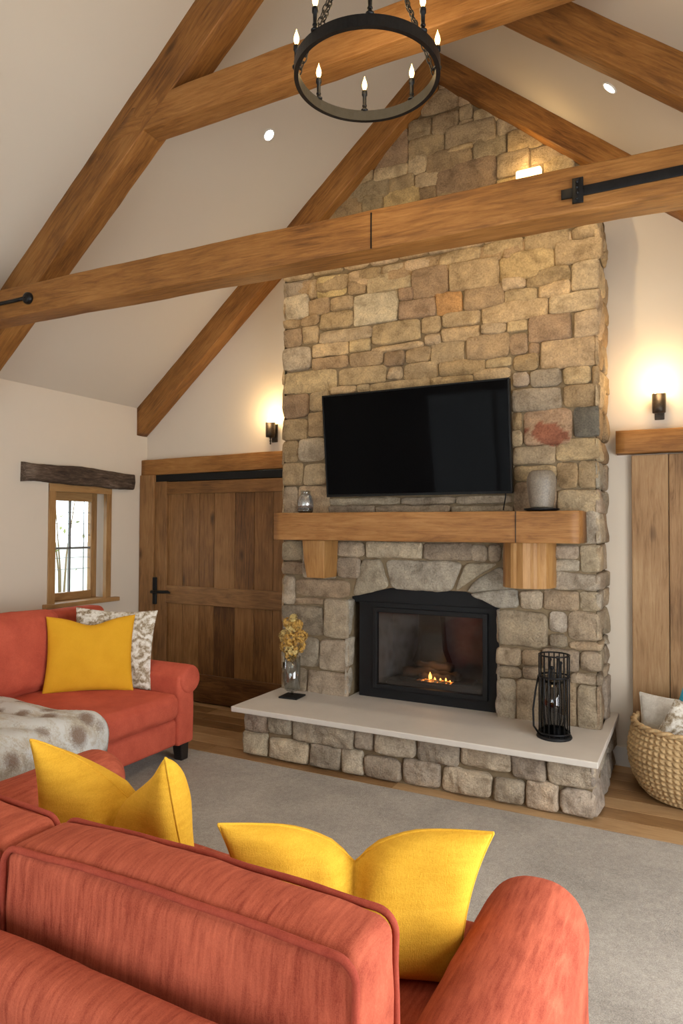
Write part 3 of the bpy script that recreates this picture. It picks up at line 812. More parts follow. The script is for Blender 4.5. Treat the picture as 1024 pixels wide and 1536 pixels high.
# ================================================================== FIRE INSERT
fi = thing('fireplace_insert', (-1.74, YI, .352), 'black glass-fronted fire set into the stone chimney opening', 'fireplace')
mb = MB()
IX0, IX1, IZ0, IZ1 = OX0+.045, OX1-.0, .352, 1.055
mb.box(IX0, -2.115, YI, YI+.05, IZ0, IZ1, r=.003); mb.box(-1.275, IX1, YI, YI+.05, IZ0, IZ1, r=.003)
mb.box(-2.12, -1.27, YI, YI+.05, IZ0, .425, r=.003); mb.box(-2.12, -1.27, YI, YI+.05, 1.015, IZ1, r=.003)
mb.box(OX0-.03, OX1+.03, YI+.012, YI+.05, IZ1-.01, 1.2, r=0)
mb.build('surround', M['black'], fi)
mb = MB()
DX0, DX1, DZ0, DZ1 = -2.125, -1.265, .425, 1.02
for (a, b, c, d) in ((DX0, DX0+.035, DZ0, DZ1), (DX1-.035, DX1, DZ0, DZ1), (DX0+.03, DX1-.03, DZ0, DZ0+.035), (DX0+.03, DX1-.03, DZ1-.035, DZ1)):
    mb.box(a, b, YI-.03, YI+.015, c, d, r=.005)
fd = mb.build('fire_door', M['black'], fi)
mb = MB(); mb.box(DX0+.03, DX1-.03, YI-.008, YI-.002, DZ0+.03, DZ1-.03, r=0); mb.build('fire_glass', M['fireglass'], fd)
mb = MB(); bk = 4.93
mb.box(-2.115, -1.275, bk, bk+.02, .40, 1.05, r=0); mb.box(-2.135, -2.115, YI+.05, bk+.02, .40, 1.05, r=0)
mb.box(-1.275, -1.255, YI+.05, bk+.02, .40, 1.05, r=0); mb.box(-2.135, -1.255, YI+.05, bk+.02, .38, .43, r=0); mb.box(-2.135, -1.255, YI+.05, bk+.02, 1.04, 1.06, r=0)
mb.build('firebox', M['soot'], fi)
mb = MB()
mb.box(-2.06, -1.33, YI+.08, bk-.03, .43, .475, r=.01)
mb.box(-1.98, -1.42, YI+.14, bk-.05, .475, .50, r=.01)
mb.build('burner_tray', M['black'], fi)
mb = MB()   # flue baffle standing at the back
mb.prism([(-1.90, .60), (-1.62, .60), (-1.66, .70), (-1.69, 1.04), (-1.84, 1.04), (-1.86, .70)], fx, 4.80, 4.90)
mb.build('flue_box', M['black'], fi)
for (p0, p1, r0) in (((-1.95, 4.74, .53), (-1.60, 4.86, .55), .035), ((-1.52, 4.76, .525), (-1.75, 4.86, .56), .03), ((-1.88, 4.83, .59), (-1.58, 4.78, .585), .03), ((-1.80, 4.70, .52), (-1.55, 4.72, .522), .025)):
    mb = MB(); p0 = Vector(p0); p1 = Vector(p1)
    mb.tube([p0.lerp(p1, k/8)+Vector((0, 0, .006*math.sin(k*2.1))) for k in range(9)], [r0*(1+.12*math.sin(k*1.9)) for k in range(9)], 10)
    mb.build('log', M['log'], fi)
def flame(mb, c, h, r):
    prof = [(r*math.sin(PI*min(1, t*.9+.08))**.8*(1-t)**.5+1e-4, t*h) for t in [i/10 for i in range(11)]]
    mb.lathe(c, prof, 10, lambda q, a, z: q*(1+.2*math.sin(3*a+z*40)))
for (x, y, h, r) in ((-1.735, 4.68, .085, .022), (-1.70, 4.69, .05, .018), (-1.77, 4.69, .04, .015), (-1.66, 4.69, .032, .014), (-1.62, 4.69, .04, .012), (-1.59, 4.70, .028, .012)):
    mb = MB(); flame(mb, (x+.02, y, .503), h*.72, r*.7); mb.build('flame', M['flame'], fi)
mb = MB(); V = []; Fc = []; nu, nv = 40, 14
for i in range(nu+1):
    for j in range(nv+1):
        u, v = 2*i/nu-1, 2*j/nv-1; e = max(0, 1-u*u)*max(0, 1-v*v)
        V.append((-1.68+.13*u, 4.685+.04*v, .498+.012*e**.4+.010*noise.noise(Vector((u*9, v*5, 2)))*e))
for i in range(nu):
    for j in range(nv): Fc.append((i*(nv+1)+j, (i+1)*(nv+1)+j, (i+1)*(nv+1)+j+1, i*(nv+1)+j+1))
mb.add(V, Fc); mb.build('ember_bed', M['ember'], fi)
lamp('fire_glow', 'POINT', (-1.69, 4.66, .60), fi, 1.2, (1, .5, .16), shadow_soft_size=.05)

# ================================================================== TELEVISION
tv = thing('television', (-1.74, 4.40, 1.83), 'large black flat screen television mounted on the stone above the mantel', 'television')
TB, TTOP, tilt = 4.395, 4.315, math.atan2(.085, .735)
TLc = (on(481, 594, 1, 4.315)+on(491, 746, 1, 4.40))/2; TRc = (on(762, 567, 1, 4.315)+on(769, 739, 1, 4.40))/2
tc_ = (TLc+TRc)/2; TW = (TRc-TLc).length; TH = .742
def tvm(mb):
    rot = Matrix.Rotation(tilt, 4, 'X'); T_ = Matrix.Translation(tc_)@rot
    mb.v = [T_@p for p in mb.v]; return mb
mb = MB(); mb.box(-TW/2, TW/2, .006, .05, -TH/2, TH/2, r=.006); mb.box(-TW/2+.25, TW/2-.25, .05, .075, -TH/2+.1, TH/2-.2, r=.01); tvm(mb).build('tv_housing', M['bezel'], tv)
mb = MB(); b_ = .011
for (a, b, c, d) in ((-TW/2, TW/2, TH/2-b_, TH/2), (-TW/2, TW/2, -TH/2, -TH/2+.018), (-TW/2, -TW/2+b_, -TH/2, TH/2), (TW/2-b_, TW/2, -TH/2, TH/2)): mb.box(a, b, 0, .012, c, d, r=.002)
tvm(mb).build('bezel', M['bezel'], tv)
mb = MB(); mb.box(-TW/2+b_, TW/2-b_, .004, .008, -TH/2+.018, TH/2-b_, r=0); tvm(mb).build('screen', M['tv'], tv)
mb = MB(); mb.box(-.2, .2, .075, .10, -.18, .10, r=.004); tvm(mb)
mb.box(tc_.x-.12, tc_.x+.12, tc_.y+.07, YC+.02, tc_.z-.12, tc_.z+.05, r=.005); mb.build('wall_bracket', M['black'], tv)
mb = MB(); mb.tube([(-1.105, 4.44, 1.86), (-1.107, 4.44, 1.81), (-1.118, 4.45, 1.76), (-1.125, 4.455, 1.722)], .004, 6); mb.build('cable', M['black'], tv)

# ================================================================== TIMBERS
nL = (-SL, 0, 1); nR = (SL, 0, 1)
def yb_(x): return 2.90+(x+3.98)*.0412
mb = MB()
zc = 3.022
xl = XL+(zc-EAVE)/SL; xr = XR-(zc-EAVE)/SL
p0, p1 = Vector((xl, yb_(xl), zc)), Vector((xr, yb_(xr), zc))
mb.timber(p0, p1, .16, .192, rough=.004, r=.006, tint=.5, cuts=(nL, nR), bow=.015)
tb = mb.build('tie_beam', M['beam'])
tag(tb, 'long oak tie beam crossing the room in front of the chimney', 'beam')
def bm_at(x, dy=0, z=zc): return Vector((x, yb_(x)-.08-dy, z+.06*0))
mb = MB()   # scarf joint line
x_ = on(557, 350, 1, 2.93).x
mb.box(x_-.003, x_+.003, yb_(x_)-.0845, yb_(x_)-.07, zc-.080, zc+.093, r=0)
mb.build('scarf_joint', M['iron'], tb)
mb = MB()
z_ = 4.068; xa = XL+(z_-EAVE)/SL+.10; xb = XR-(z_-EAVE)/SL
mb.timber((xa, 3.07, z_), (xb, 3.07, z_), .14, .188, rough=.004, tint=.55, cuts=(nL, nR))
tag(mb.build('collar_beam', M['beam']), 'oak collar beam high above the tie beam, behind the chandelier', 'beam')
def rafter(side, y0, y1, h, label, tint):
    mb = MB(); sg = -1 if side == 'L' else 1
    xe = XL if side == 'L' else XR
    t = Vector((-sg, 0, SL)).normalized(); nd = Vector((-sg*SL, 0, -1)).normalized()   # down into the room
    s0 = Vector((xe, (y0+y1)/2, EAVE))+nd*(h/2-.004); s1 = Vector((XM, (y0+y1)/2, APEX))+nd*(h/2-.004)
    s0 -= t*((s0.x-xe)*(-sg)/(t.x*(-sg)))*1.0 if False else Vector((0, 0, 0))
    # slide both ends along the slope to the wall face and to the ridge plane
    s0 = s0+t*((xe-s0.x)/t.x); s1 = s1+t*((XM-s1.x)/t.x)
    mb.timber(s0, s1, y1-y0, h, up=(0, 0, 1), rough=.004, r=.006, tint=tint, cuts=((1, 0, 0), (1, 0, 0)))
    return tag(mb.build('rafter', M['beam']), label, 'rafter', 'oak roof rafters')
rafter('L', 4.86, 4.998, .205, 'oak rafter against the end wall, left of the stone gable', .5)
rafter('R', 4.86, 4.998, .165, 'oak rafter against the end wall, right of the stone gable', .4)
rafter('L', 3.0, 3.17, .25, 'thick oak rafter on the left slope that carries the collar beam', .45)
rafter('R', 3.492, 3.625, .172, 'thick oak rafter on the right slope beside the recessed downlight', .4)

# iron strap on the tie beam
mb = MB()
st = thing('iron_strap', (-.4, yb_(-.4)-.09, 3.02), 'black iron strap with square plate on the right of the tie beam', 'bracket')
xs0 = on(841, 300, 1, 2.95).x
zs0, zs1 = 3.028, 3.066
V = MB()
k0 = 0
def strap(mb, x0, x1, zc0, zc1, h, dy, t=.008):
    a = Vector((x0, yb_(x0)-.083-dy, zc0)); b = Vector((x1, yb_(x1)-.083-dy, zc1))
    mb.timber(a, b, t, h, rough=.0006, r=.002)
strap(mb, xs0, .72, 3.016, 3.03, .042, .004)
mb.build('strap', M['iron'], st)
mb = MB(); xp = on(866, 295, 1, 2.95).x
strap(mb, xp-.022, xp+.022, 3.02, 3.02, .105, .009, .012)
mb.build('plate', M['iron'], st)
for dz in (-.035, -.01, .012, .035):
    mb = MB(); mb.sphere((xp+random.uniform(-.004, .004), yb_(xp)-.10, 3.02+dz), .007, 10, 6); mb.build('rivet', M['iron'], st)
tr = thing('tie_rod', (-3.85, 2.80, 3.03), 'black iron rod with round boss at the left of the tie beam', 'bracket')
kp = on(35, 445, 1, 2.79); kp2 = on(0, 452, 1, 2.75)
mb = MB(); yk = yb_(kp.x)-.08
mb.lathe((0, 0, 0), [(.001, .03), (.02, .032), (.034, .024), (.038, .010), (.036, 0)], 20)
mb.v = [Vector((kp.x+p.x, yk-p.z, kp.z+p.y)) for p in mb.v]
mb.build('boss', M['iron'], tr)
mb = MB(); mb.tube([(kp.x, yk-.02, kp.z), (kp.x-.12, yk-.022, kp.z-.002), (kp.x-.35, yk-.03, kp.z-.004), (-4.44, yb_(-4.44)-.11, kp.z-.004)], .0115, 10); mb.build('rod', M['iron'], tr)

# ================================================================== CHANDELIER
CX, CY, CZ, CRD = -1.19, 2.49, 3.45, .30
ch = thing('chandelier', (CX, CY, CZ), 'black iron ring chandelier with lit candle bulbs hanging from the roof', 'chandelier')
mb = MB(); n = 96; prof = [(CRD, 0), (CRD, .046), (CRD-.018, .046), (CRD-.018, 0)]
V = []; Fc = []
for i in range(n):
    a = 2*PI*i/n
    for (r, z) in prof: V.append((CX+r*math.cos(a), CY+r*math.sin(a), CZ+z))
for i in range(n):
    for j in range(4): Fc.append((i*4+j, i*4+(j+1) % 4, ((i+1) % n)*4+(j+1) % 4, ((i+1) % n)*4+j))
mb.add(V, Fc, smooth=False); mb.build('ring', M['iron'], ch)
NC = 8
def candle_angles():
    return [math.radians(117.6)+2*PI*i/NC for i in range(NC)]
def candle(a):
    x, y = CX+(CRD-.009)*math.cos(a), CY+(CRD-.009)*math.sin(a); z = CZ
    m_ = MB()
    m_.lathe((x, y, z), [(.006, .044), (.016, .046), (.017, .052), (.0085, .056), (.0085, .118), (.0125, .120), (.0125, .138), (.008, .142)], 14)
    m_.sphere((x, y, z+.072), .011, 12, 8, (1, 1, .7))
    c = m_.build('candle_sleeve', M['iron'], ch)
    m_ = MB(); m_.lathe((x, y, z+.142), [(.004, 0), (.006, .004), (.0105, .016), (.0115, .026), (.009, .040), (.0045, .052), (.0015, .062), (.0003, .068)], 14)
    m_.build('candle_bulb', M['bulb'], c)
for a in candle_angles(): candle(a)
lamp('candle_glow', 'POINT', (CX, CY, CZ+.2), ch, 17, (1, .72, .38), shadow_soft_size=.3)
hub = Vector((CX, CY, CZ+.75))
for a in [math.radians(117.6+q) for q in (80, -80, 142, -142)]:
    p0 = Vector((CX+(CRD-.009)*math.cos(a), CY+(CRD-.009)*math.sin(a), CZ+.05))
    m_ = MB(); L_ = (hub-p0).length; nl = int(L_/.028); d_ = (hub-p0).normalized(); sd = d_.cross(Vector((0, 0, 1))).normalized(); up_ = sd.cross(d_)
    for i in range(nl):
        c = p0+d_*(L_*(i+.5)/nl); s1 = sd if i % 2 else up_
        m_.tube([c+d_*.019*math.cos(t)+s1*.009*math.sin(t) for t in [2*PI*q/10 for q in range(10)]], .0026, 6, closed=True)
    m_.build('chain', M['iron'], ch)
m_ = MB(); m_.sphere(hub, .028, 14, 8); m_.tube([hub, (CX, CY, roof_z(CX)-.02)], .008, 10); m_.build('stem', M['iron'], ch)
m_ = MB(); m_.lathe((CX, CY, roof_z(CX)-.06), [(.06, .0), (.065, .02), (.06, .10)], 20); m_.build('ceiling_rose', M['iron'], ch)

# ================================================================== SMALL LIGHTS
def downlight(p, side, label):
    nrm = Vector((SL, 0, -1)).normalized() if side == 'L' else Vector((-SL, 0, -1)).normalized()
    d = thing('downlight', p, label, 'light')
    R = Vector((0, 0, 1)).rotation_difference(nrm).to_matrix()
    m_ = MB(); m_.lathe((0, 0, 0), [(.048, -.004), (.048, .004), (.040, .007), (.036, .003)], 28); m_.v = [R@v+p for v in m_.v]; m_.build('trim_ring', M['skirt'], d)
    m_ = MB(); m_.lathe((0, 0, 0), [(.0001, .004), (.037, .004), (.037, -.004)], 28); m_.v = [R@v+p for v in m_.v]; m_.build('lens', M['spot'], d)
    lamp('downlight_beam', 'SPOT', p+nrm*.015, d, 34, (1, .86, .66), spot_size=1.9, spot_blend=.9, shadow_soft_size=.04, target=p+Vector((nrm.x*.3, 0, -1)))
downlight(Vector((-2.73, 4.066, roof_z(-2.73)-.002)), 'L', 'round recessed downlight glowing in the left ceiling slope')
downlight(Vector((-.425, 4.134, roof_z(-.425)-.002)), 'R', 'round recessed downlight glowing in the right ceiling slope')

def sconce(u, v, label, long):
    p = on(u, v, 1, YB-.075)
    s_ = thing('wall_sconce', (p.x, YB-.075, p.z-.07), label, 'wall light', 'bronze wall sconces')
    m_ = MB(); m_.box(p.x-.03, p.x+.03, YB-.012, YB, p.z-.10, p.z+.06, r=.006); m_.tube([(p.x, YB-.01, p.z-.02), (p.x, YB-.06, p.z-.02)], .012, 10); m_.build('back_plate', M['sconce'], s_)
    m_ = MB(); m_.lathe((p.x, YB-.075, p.z), [(.010, -.066), (.040, -.062), (.042, -.03), (.043, .062), (.039, .062), (.037, -.05), (.006, -.052)], 28)
    if long: m_.lathe((p.x, YB-.075, p.z-.066), [(.0005, -.062), (.008, -.056), (.005, -.045), (.009, -.03), (.005, -.015), (.012, 0)], 14)
    m_.build('cup', M['sconce'], s_)
    m_ = MB(); m_.sphere((p.x, YB-.075, p.z+.075), .027, 18, 12, (1, 1, 1.25)); m_.build('bulb', M['sbulb'], s_)
    lamp('sconce_glow', 'POINT', (p.x, YB-.17, p.z+.17), s_, 6.8, (1, .70, .36), shadow_soft_size=.06)
sconce(405.5, 645, 'bronze wall sconce on the left of the chimney with pointed finial', True)
sconce(988, 605, 'bronze wall sconce on the right of the chimney above the plank door', False)

for (x_, y_, s_, lb_) in ((-3.3, 1.2, 'L', 'fill downlight added out of view in the left slope above the near sofa'), (-.2, 1.2, 'R', 'fill downlight added out of view in the right slope above the near sofa'), (-3.3, -.7, 'L', 'fill downlight added out of view in the left slope behind the sofa'), (-.2, -.7, 'R', 'fill downlight added out of view in the right slope behind the sofa')):  # extra unseen downlights, added for warm light from above
    downlight(Vector((x_, y_, roof_z(x_)-.002)), s_, 'round recessed '+lb_)
# uplight set in the gable stones
p = on(793, 262, 1, YG-.03)
ul = thing('gable_uplight', (p.x, YG-.03, p.z-.05), 'glowing wall light on the gable stones just above the tie beam', 'light')
m_ = MB(); m_.box(p.x-.10, p.x+.10, YG-.075, YG+.01, p.z-.075, p.z-.045, r=.006); m_.build('housing', M['sconce'], ul)
m_ = MB(); m_.box(p.x-.09, p.x+.09, YG-.062, YG-.005, p.z-.045, p.z+.035, r=.014, seg=3); m_.build('lens', M['warmlens'], ul)
lamp('uplight_glow', 'POINT', (p.x, YG-.13, p.z+.05), ul, 3.0, (1, .72, .34), shadow_soft_size=.06)
# little spotlights fixed to the far side of the tie beam, washing the stone
for (x, lab, e_, tx) in ((-2.42, 'small bronze spotlight on the back of the tie beam, left of its joint', 34, -2.45), (-1.0, 'small bronze spotlight on the back of the tie beam, right of its joint', 44, -.95)):
    yy = yb_(x)+.10; q = Vector((x, yy+.03, 3.06))
    s_ = thing('beam_spotlight', q, lab, 'light', 'beam spotlights')
    m_ = MB(); dv = (Vector((tx, YC, 3.42))-q).normalized()
    m_.tube([q-dv*.04, q+dv*.04], [.028, .034], 16); m_.box(x-.015, x+.015, yy-.025, yy+.02, 3.045, 3.075, r=.003)
    m_.build('spot_body', M['sconce'], s_)
    lamp('spot_beam', 'SPOT', q+dv*.05, s_, e_, (1, .74, .38), spot_size=1.75, spot_blend=1.0, shadow_soft_size=.03, target=(tx, YC, 3.30))
# ================================================================== RUG
mb = MB()
mb.box(-4.2, 1.1, -.6, 3.865, .0005, .012, r=.004)
tag(mb.build('rug', M['carpet']), 'large grey pile rug covering the floor before the hearth', 'rug')
FL = .012

# ================================================================== soft shapes
def softbox(mb, x0, x1, y0, y1, z0, z1, r=.05, puff=(0, 0, 0), wr=.004, cell=.035, mat=None, drop=None, wf=6):
    h = Vector(((x1-x0)/2, (y1-y0)/2, (z1-z0)/2)); c = Vector(((x0+x1)/2, (y0+y1)/2, (z0+z1)/2))
    r = min(r, h.x*.98, h.y*.98, h.z*.98); off = Vector((random.uniform(0, 50),)*3)
    def steps(L_):
        e = min(.9, r/(L_/2)); k = 5; s = [-1+e*(1-math.cos(PI/2*i/k)) if False else -1+e*i/k for i in range(k)]
        n = max(1, int((L_-2*r)/cell)); return s+[-1+e+(2-2*e)*i/n for i in range(n+1)]+[-q for q in s[::-1]]
    S_ = [steps(2*h.x), steps(2*h.y), steps(2*h.z)]
    idx = {}; V = []; Fc = []
    def vert(p):
        key = tuple(round(q, 5) for q in p)
        if key in idx: return idx[key]
        q = Vector((p[0]*h.x, p[1]*h.y, p[2]*h.z)); inn = Vector([max(-(h[i]-r), min(h[i]-r, q[i])) for i in range(3)])
        d = q-inn
        pos = inn+(d.normalized()*r if d.length > 1e-9 else d)
        n_ = Vector((p[0]**3, p[1]**3, p[2]**3))
        for i in range(3):
            a, b = p[(i+1) % 3], p[(i+2) % 3]
            pos[i] += puff[i]*p[i]*(1-a*a)*(1-b*b) if abs(p[i]) > .3 else puff[i]*p[i]*(1-a*a)*(1-b*b)
        nz = noise.noise(pos*wf+off)*wr+noise.noise(pos*wf*3+off)*wr*.4
        nd = d.normalized() if d.length > 1e-9 else Vector((0, 0, 0))
        pos = pos+nd*nz+c
        if mat is not None: pos = mat@pos
        if drop: pos = drop(pos)
        idx[key] = len(V); V.append(pos); return idx[key]
    for ax in range(3):
        b, d = (ax+1) % 3, (ax+2) % 3
        for sg in (-1, 1):
            for i in range(len(S_[b])-1):
                for j in range(len(S_[d])-1):
                    q = []
                    for (ii, jj) in ((i, j), (i+1, j), (i+1, j+1), (i, j+1)):
                        p = [0, 0, 0]; p[ax] = sg; p[b] = S_[b][ii]; p[d] = S_[d][jj]; q.append(vert(p))
                    Fc.append(q if sg > 0 else q[::-1])
    mb.add(V, Fc); return mb
def rrect_path(a0, a1, b0, b1, r, n=7, step=.05, top=0):
    """rounded rectangle as (a,b); top = extra crown on the b1 side"""
    P = []
    for (cx, cy, s0) in ((a1-r, b1-r, 0), (a0+r, b1-r, 90), (a0+r, b0+r, 180), (a1-r, b0+r, 270)):
        for k in range(n): 
            t = math.radians(s0+90*k/(n-1)); P.append((cx+r*math.cos(t), cy+r*math.sin(t)))
    Q = []
    for i in range(len(P)):
        a = P[i]; b = P[(i+1) % len(P)]; Q.append(a); d = math.hypot(b[0]-a[0], b[1]-a[1])
        for k in range(1, int(d/step)): Q.append((a[0]+(b[0]-a[0])*k/int(d/step), a[1]+(b[1]-a[1])*k/int(d/step)))
    am = (a0+a1)/2; aw = (a1-a0)/2
    return [(a, b+(top*(1-((a-am)/aw)**2) if b > (b0+b1)/2 else 0)) for a, b in Q]

# ================================================================== NEAR SOFA
sf = thing('sofa', (-1.35, 1.4, FL), 'coral red sofa in the foreground with its back to the camera', 'sofa')
m_ = MB(); softbox(m_, -2.40, -.30, .855, .985, .11, .752, .05, (0, 0, .004), .004); m_.build('back_frame', M['sofa'], sf)
m_ = MB(); softbox(m_, -2.2, -.48, .93, 1.95, .11, .30, .03); m_.build('seat_base', M['sofa'], sf)
def back_cushion(x0, x1, y0, y1, z0, z1, lab=None):
    m_ = MB(); softbox(m_, x0, x1, y0, y1, z0, z1, .035, (.006, .022, .03), .007, .025, wf=5)
    b = m_.build('back_cushion', M['sofa'], sf)
    for yy in (y0+.004, y1-.004):
        m_ = MB(); pth = rrect_path(x0+.003, x1-.003, z0+.003, z1-.004, .04, top=.010)
        m_.tube([(a+.002*math.sin(bb*30), yy+.004*noise.noise(Vector((a*6, bb*6, yy*9))), bb+.003*noise.noise(Vector((a*9, bb*9, 4)))) for a, bb in pth], .0075, 8, closed=True)
        m_.build('piping', M['sofapipe'], b)
back_cushion(-1.405, -.505, 1.03, 1.205, .45, .878)
back_cushion(-2.20, -1.425, 1.035, 1.21, .45, .872)
m_ = MB(); softbox(m_, -1.33, -.53, 1.15, 1.97, .30, .47, .05, (0, .01, .02)); m_.build('seat_cushion', M['sofa'], sf)
m_ = MB(); softbox(m_, -2.16, -1.335, 1.15, 1.97, .30, .47, .05, (0, .01, .02)); m_.build('seat_cushion', M['sofa'], sf)
m_ = MB(); softbox(m_, -.53, -.255, .86, 2.0, .10, .655, .125, (0, .01, .0), .004, .03); m_.build('arm', M['sofa'], sf)
m_ = MB(); softbox(m_, -2.43, -2.165, .86, 2.24, .10, .64, .125, (0, .01, .0), .004, .03); m_.build('arm', M['sofa'], sf)
for (x, y) in ((-.34, .95), (-.34, 1.88), (-2.35, .95), (-2.35, 2.1)):
    m_ = MB(); wedge(m_, x-.035, x+.035, y-.035, y+.035, FL, .12, .012, .01); m_.build('leg', M['leg'], sf)

# ================================================================== FAR SOFA
sb = thing('sofa', (-3.65, 2.7, FL), 'coral red sofa against the left wall under the small window', 'sofa')
Y0, Y1 = 1.45, 3.58
m_ = MB(); softbox(m_, -4.27, -4.08, Y0-.2, 3.87, .12, .99, .05, (0, 0, .005), .004); m_.build('back_frame', M['sofab'], sb)
m_ = MB(); softbox(m_, -4.1, -3.125, Y0, Y1+.02, .12, .305, .03, (.008, 0, 0)); m_.build('seat_base', M['sofab'], sb)
m_ = MB(); softbox(m_, -4.1, -3.075, 2.53, Y1-.003, .31, .485, .055, (.012, .0, .02), .005); m_.build('seat_cushion', M['sofab'], sb)
m_ = MB(); softbox(m_, -4.1, -3.075, Y0, 2.52, .31, .485, .055, (.012, .0, .02), .005); m_.build('seat_cushion', M['sofab'], sb)
lean = Matrix.Translation((-4.1, 0, .48))@Matrix.Rotation(math.radians(-7), 4, 'Y')@Matrix.Translation((4.1, 0, -.48))
for (a, b) in ((2.36, 3.33), (1.42, 2.35)):
    m_ = MB(); softbox(m_, -4.09, -3.87, a, b, .475, 1.01, .085, (.03, .005, .012), .008, mat=lean); m_.build('back_cushion', M['sofab'], sb)
for (ya, yb2, lab) in ((3.582, 3.755, 1), (Y0-.17, Y0-.003, 0)):
    m_ = MB(); softbox(m_, -4.12, -3.10, ya, yb2-.01, .12, .60, .025, (.006, .006, 0), .003)
    n = 22; V = []; Fc = []; yc = (ya+yb2)/2+(.022 if lab else -.022); R_ = .098; rings = []
    xs = [(-4.1, 1), (-3.9, 1), (-3.6, 1), (-3.3, 1), (-3.13, 1), (-3.105, .985), (-3.09, .94), (-3.083, .85), (-3.08, .6), (-3.08, .0)]
    for (x, k) in xs:
        for j in range(n):
            a = 2*PI*j/n; V.append((x+.003*noise.noise(Vector((x*3, j*.4, ya))), yc+R_*k*math.cos(a), .558+R_*k*math.sin(a)))
    for i in range(len(xs)-1):
        for j in range(n): Fc.append((i*n+j, i*n+(j+1) % n, (i+1)*n+(j+1) % n, (i+1)*n+j))
    m_.add(V, Fc); m_.build('arm', M['sofab'], sb)
for (x, y) in ((-3.15, 3.66), (-3.15, Y0-.09), (-4.18, 3.66), (-4.18, Y0-.09)):
    m_ = MB(); wedge(m_, x-.04, x+.04, y-.04, y+.04, FL, .135, .014, .012); m_.build('leg', M['leg'], sb)

# ---- fur throw over the left seat, hanging over its front edge
m_ = MB()
nx, ny = 90, 60
V = []; Fc = []
for i in range(nx+1):
    s = i/nx*1.42                      # run: from the backrest forward, then down the front
    for j in range(ny+1):
        y = 1.55+1.22*j/ny
        flat = .86
        if s < flat: x, z, nn = -3.90+s, .520, Vector((0, 0, 1))
        elif s < flat+.16:
            t = (s-flat)/.16*PI/2; x, z, nn = -3.04+.085*math.sin(t)*1.0, .52-.085*(1-math.cos(t)), Vector((math.sin(t), 0, math.cos(t)))
        else: x, z, nn = -2.955, .435-(s-flat-.16), Vector((1, 0, 0))
        e = min(1, (1-abs(2*j/ny-1))*5)
        y_ = y+.03*math.sin(s*7+1)*(1 if j > ny/2 else -1)*min(1, s)
        dd = (.018+.022*noise.noise(Vector((s*4, y*4, 0)))+.024*abs(math.sin(y*14+2.2*math.sin(s*3)))**.7+.006*noise.noise(Vector((s*40, y*40, 3))))*(.25+.75*e**.5)
        V.append(Vector((x, y_, z))+nn*(dd+.004))
for i in range(nx):
    for j in range(ny): Fc.append((i*(ny+1)+j, i*(ny+1)+j+1, (i+1)*(ny+1)+j+1, (i+1)*(ny+1)+j))
m_.add(V, Fc); th = m_.build('fur_throw', M['fur'])
sd_ = th.modifiers.new('thickness', 'SOLIDIFY'); sd_.thickness = .014; sd_.offset = -1
tag(th, 'cream and brown spotted faux fur throw draped over the seat of the far sofa', 'throw')

# ================================================================== CUSHIONS
def pillow(name, mat, label, c, yaw, lean, W, H, T_, chop=0, fold=0, roll=0, group=None, pipe=None, n=30, cat='cushion', vee=0, wide=0, taper=0):
    Mx = Matrix.Translation(c)@Matrix.Rotation(yaw, 4, 'Z')@Matrix.Rotation(-lean, 4, 'X')@Matrix.Rotation(roll, 4, 'Y')
    off = Vector((random.uniform(0, 40),)*3)
    def P(u, v, side):
        k = ((1-u*u)*(1-v*v))
        top = (v+1)/2
        x = W/2*u*(1-.075*(1-v*v))*(1-taper*(1-top)); z = H/2*v*(1-.075*(1-u*u))
        y = side*T_/2*(max(0, k)**.42)
        if vee: z -= vee*max(0, 1-abs(u))**1.15*top**1.6; y *= 1-.75*math.exp(-(u/.10)**2)*top
        if wide: z -= wide*math.exp(-(u/.42)**2)*top**2
        if chop:
            g = .55*math.exp(-(u/.34)**2)+.45*math.exp(-(u/.10)**2); z -= chop*g*top**2.2
            y *= 1-.8*math.exp(-(u/.09)**2)*top**1.2
            x -= .10*W*u*top**2*(1-abs(u))
        w = noise.noise(Vector((x*9, z*9, side*2))+off)*.010+noise.noise(Vector((x*24, z*10, side*2))+off)*.004
        y += w*max(0, k)**.3*side
        if fold:
            a = fold*abs(u)**1.2*(.35+.65*top)
            y2 = y*math.cos(a)-abs(x)*math.sin(a); x = x*math.cos(a)+(y*math.sin(a) if x > 0 else -y*math.sin(a)); y = y2
        return Mx@Vector((x, y, z+H/2))
    st = [math.sin(PI/2*(2*i/n-1)) for i in range(n+1)]
    V = []; Fc = []
    for side in (-1, 1):
        o = len(V)
        for v in st:
            for u in st: V.append(P(u, v, side))
        for j in range(n):
            for i in range(n):
                q = (o+j*(n+1)+i, o+j*(n+1)+i+1, o+(j+1)*(n+1)+i+1, o+(j+1)*(n+1)+i); Fc.append(q if side < 0 else q[::-1])
    m_ = MB(); m_.add(V, Fc)
    o_ = m_.build(name, mat)
    tag(o_, label, cat, group)
    if pipe:
        loop = [(u, -1) for u in st]+[(1, v) for v in st[1:]]+[(u, 1) for u in st[::-1][1:]]+[(-1, v) for v in st[::-1][1:-1]]
        m_ = MB(); m_.tube([P(u, v, 1) for u, v in loop], pipe, 6, closed=True); m_.build('piping', mat, o_)
    return o_
pillow('cushion', M['yellowv'], 'plain mustard velvet cushion standing on the far sofa seat', (-3.625, 3.285, .49), math.radians(41), .25, .575, .51, .15, wide=.045, fold=.06, pipe=.003)
pillow('cushion', M['pattern'], 'brown and cream patterned cushion behind the mustard velvet one', (-3.60, 3.445, .49), math.radians(28), .19, .57, .54, .11, fold=.06, roll=math.radians(2), pipe=.0035)
pillow('cushion', M['yellow'], 'chopped mustard cushion beside the rolled arm on the near sofa', (-.775, 1.565, .47), math.radians(24), .02, .69, .385, .20, chop=.07, wide=.02, fold=.15, taper=.24, pipe=.004)
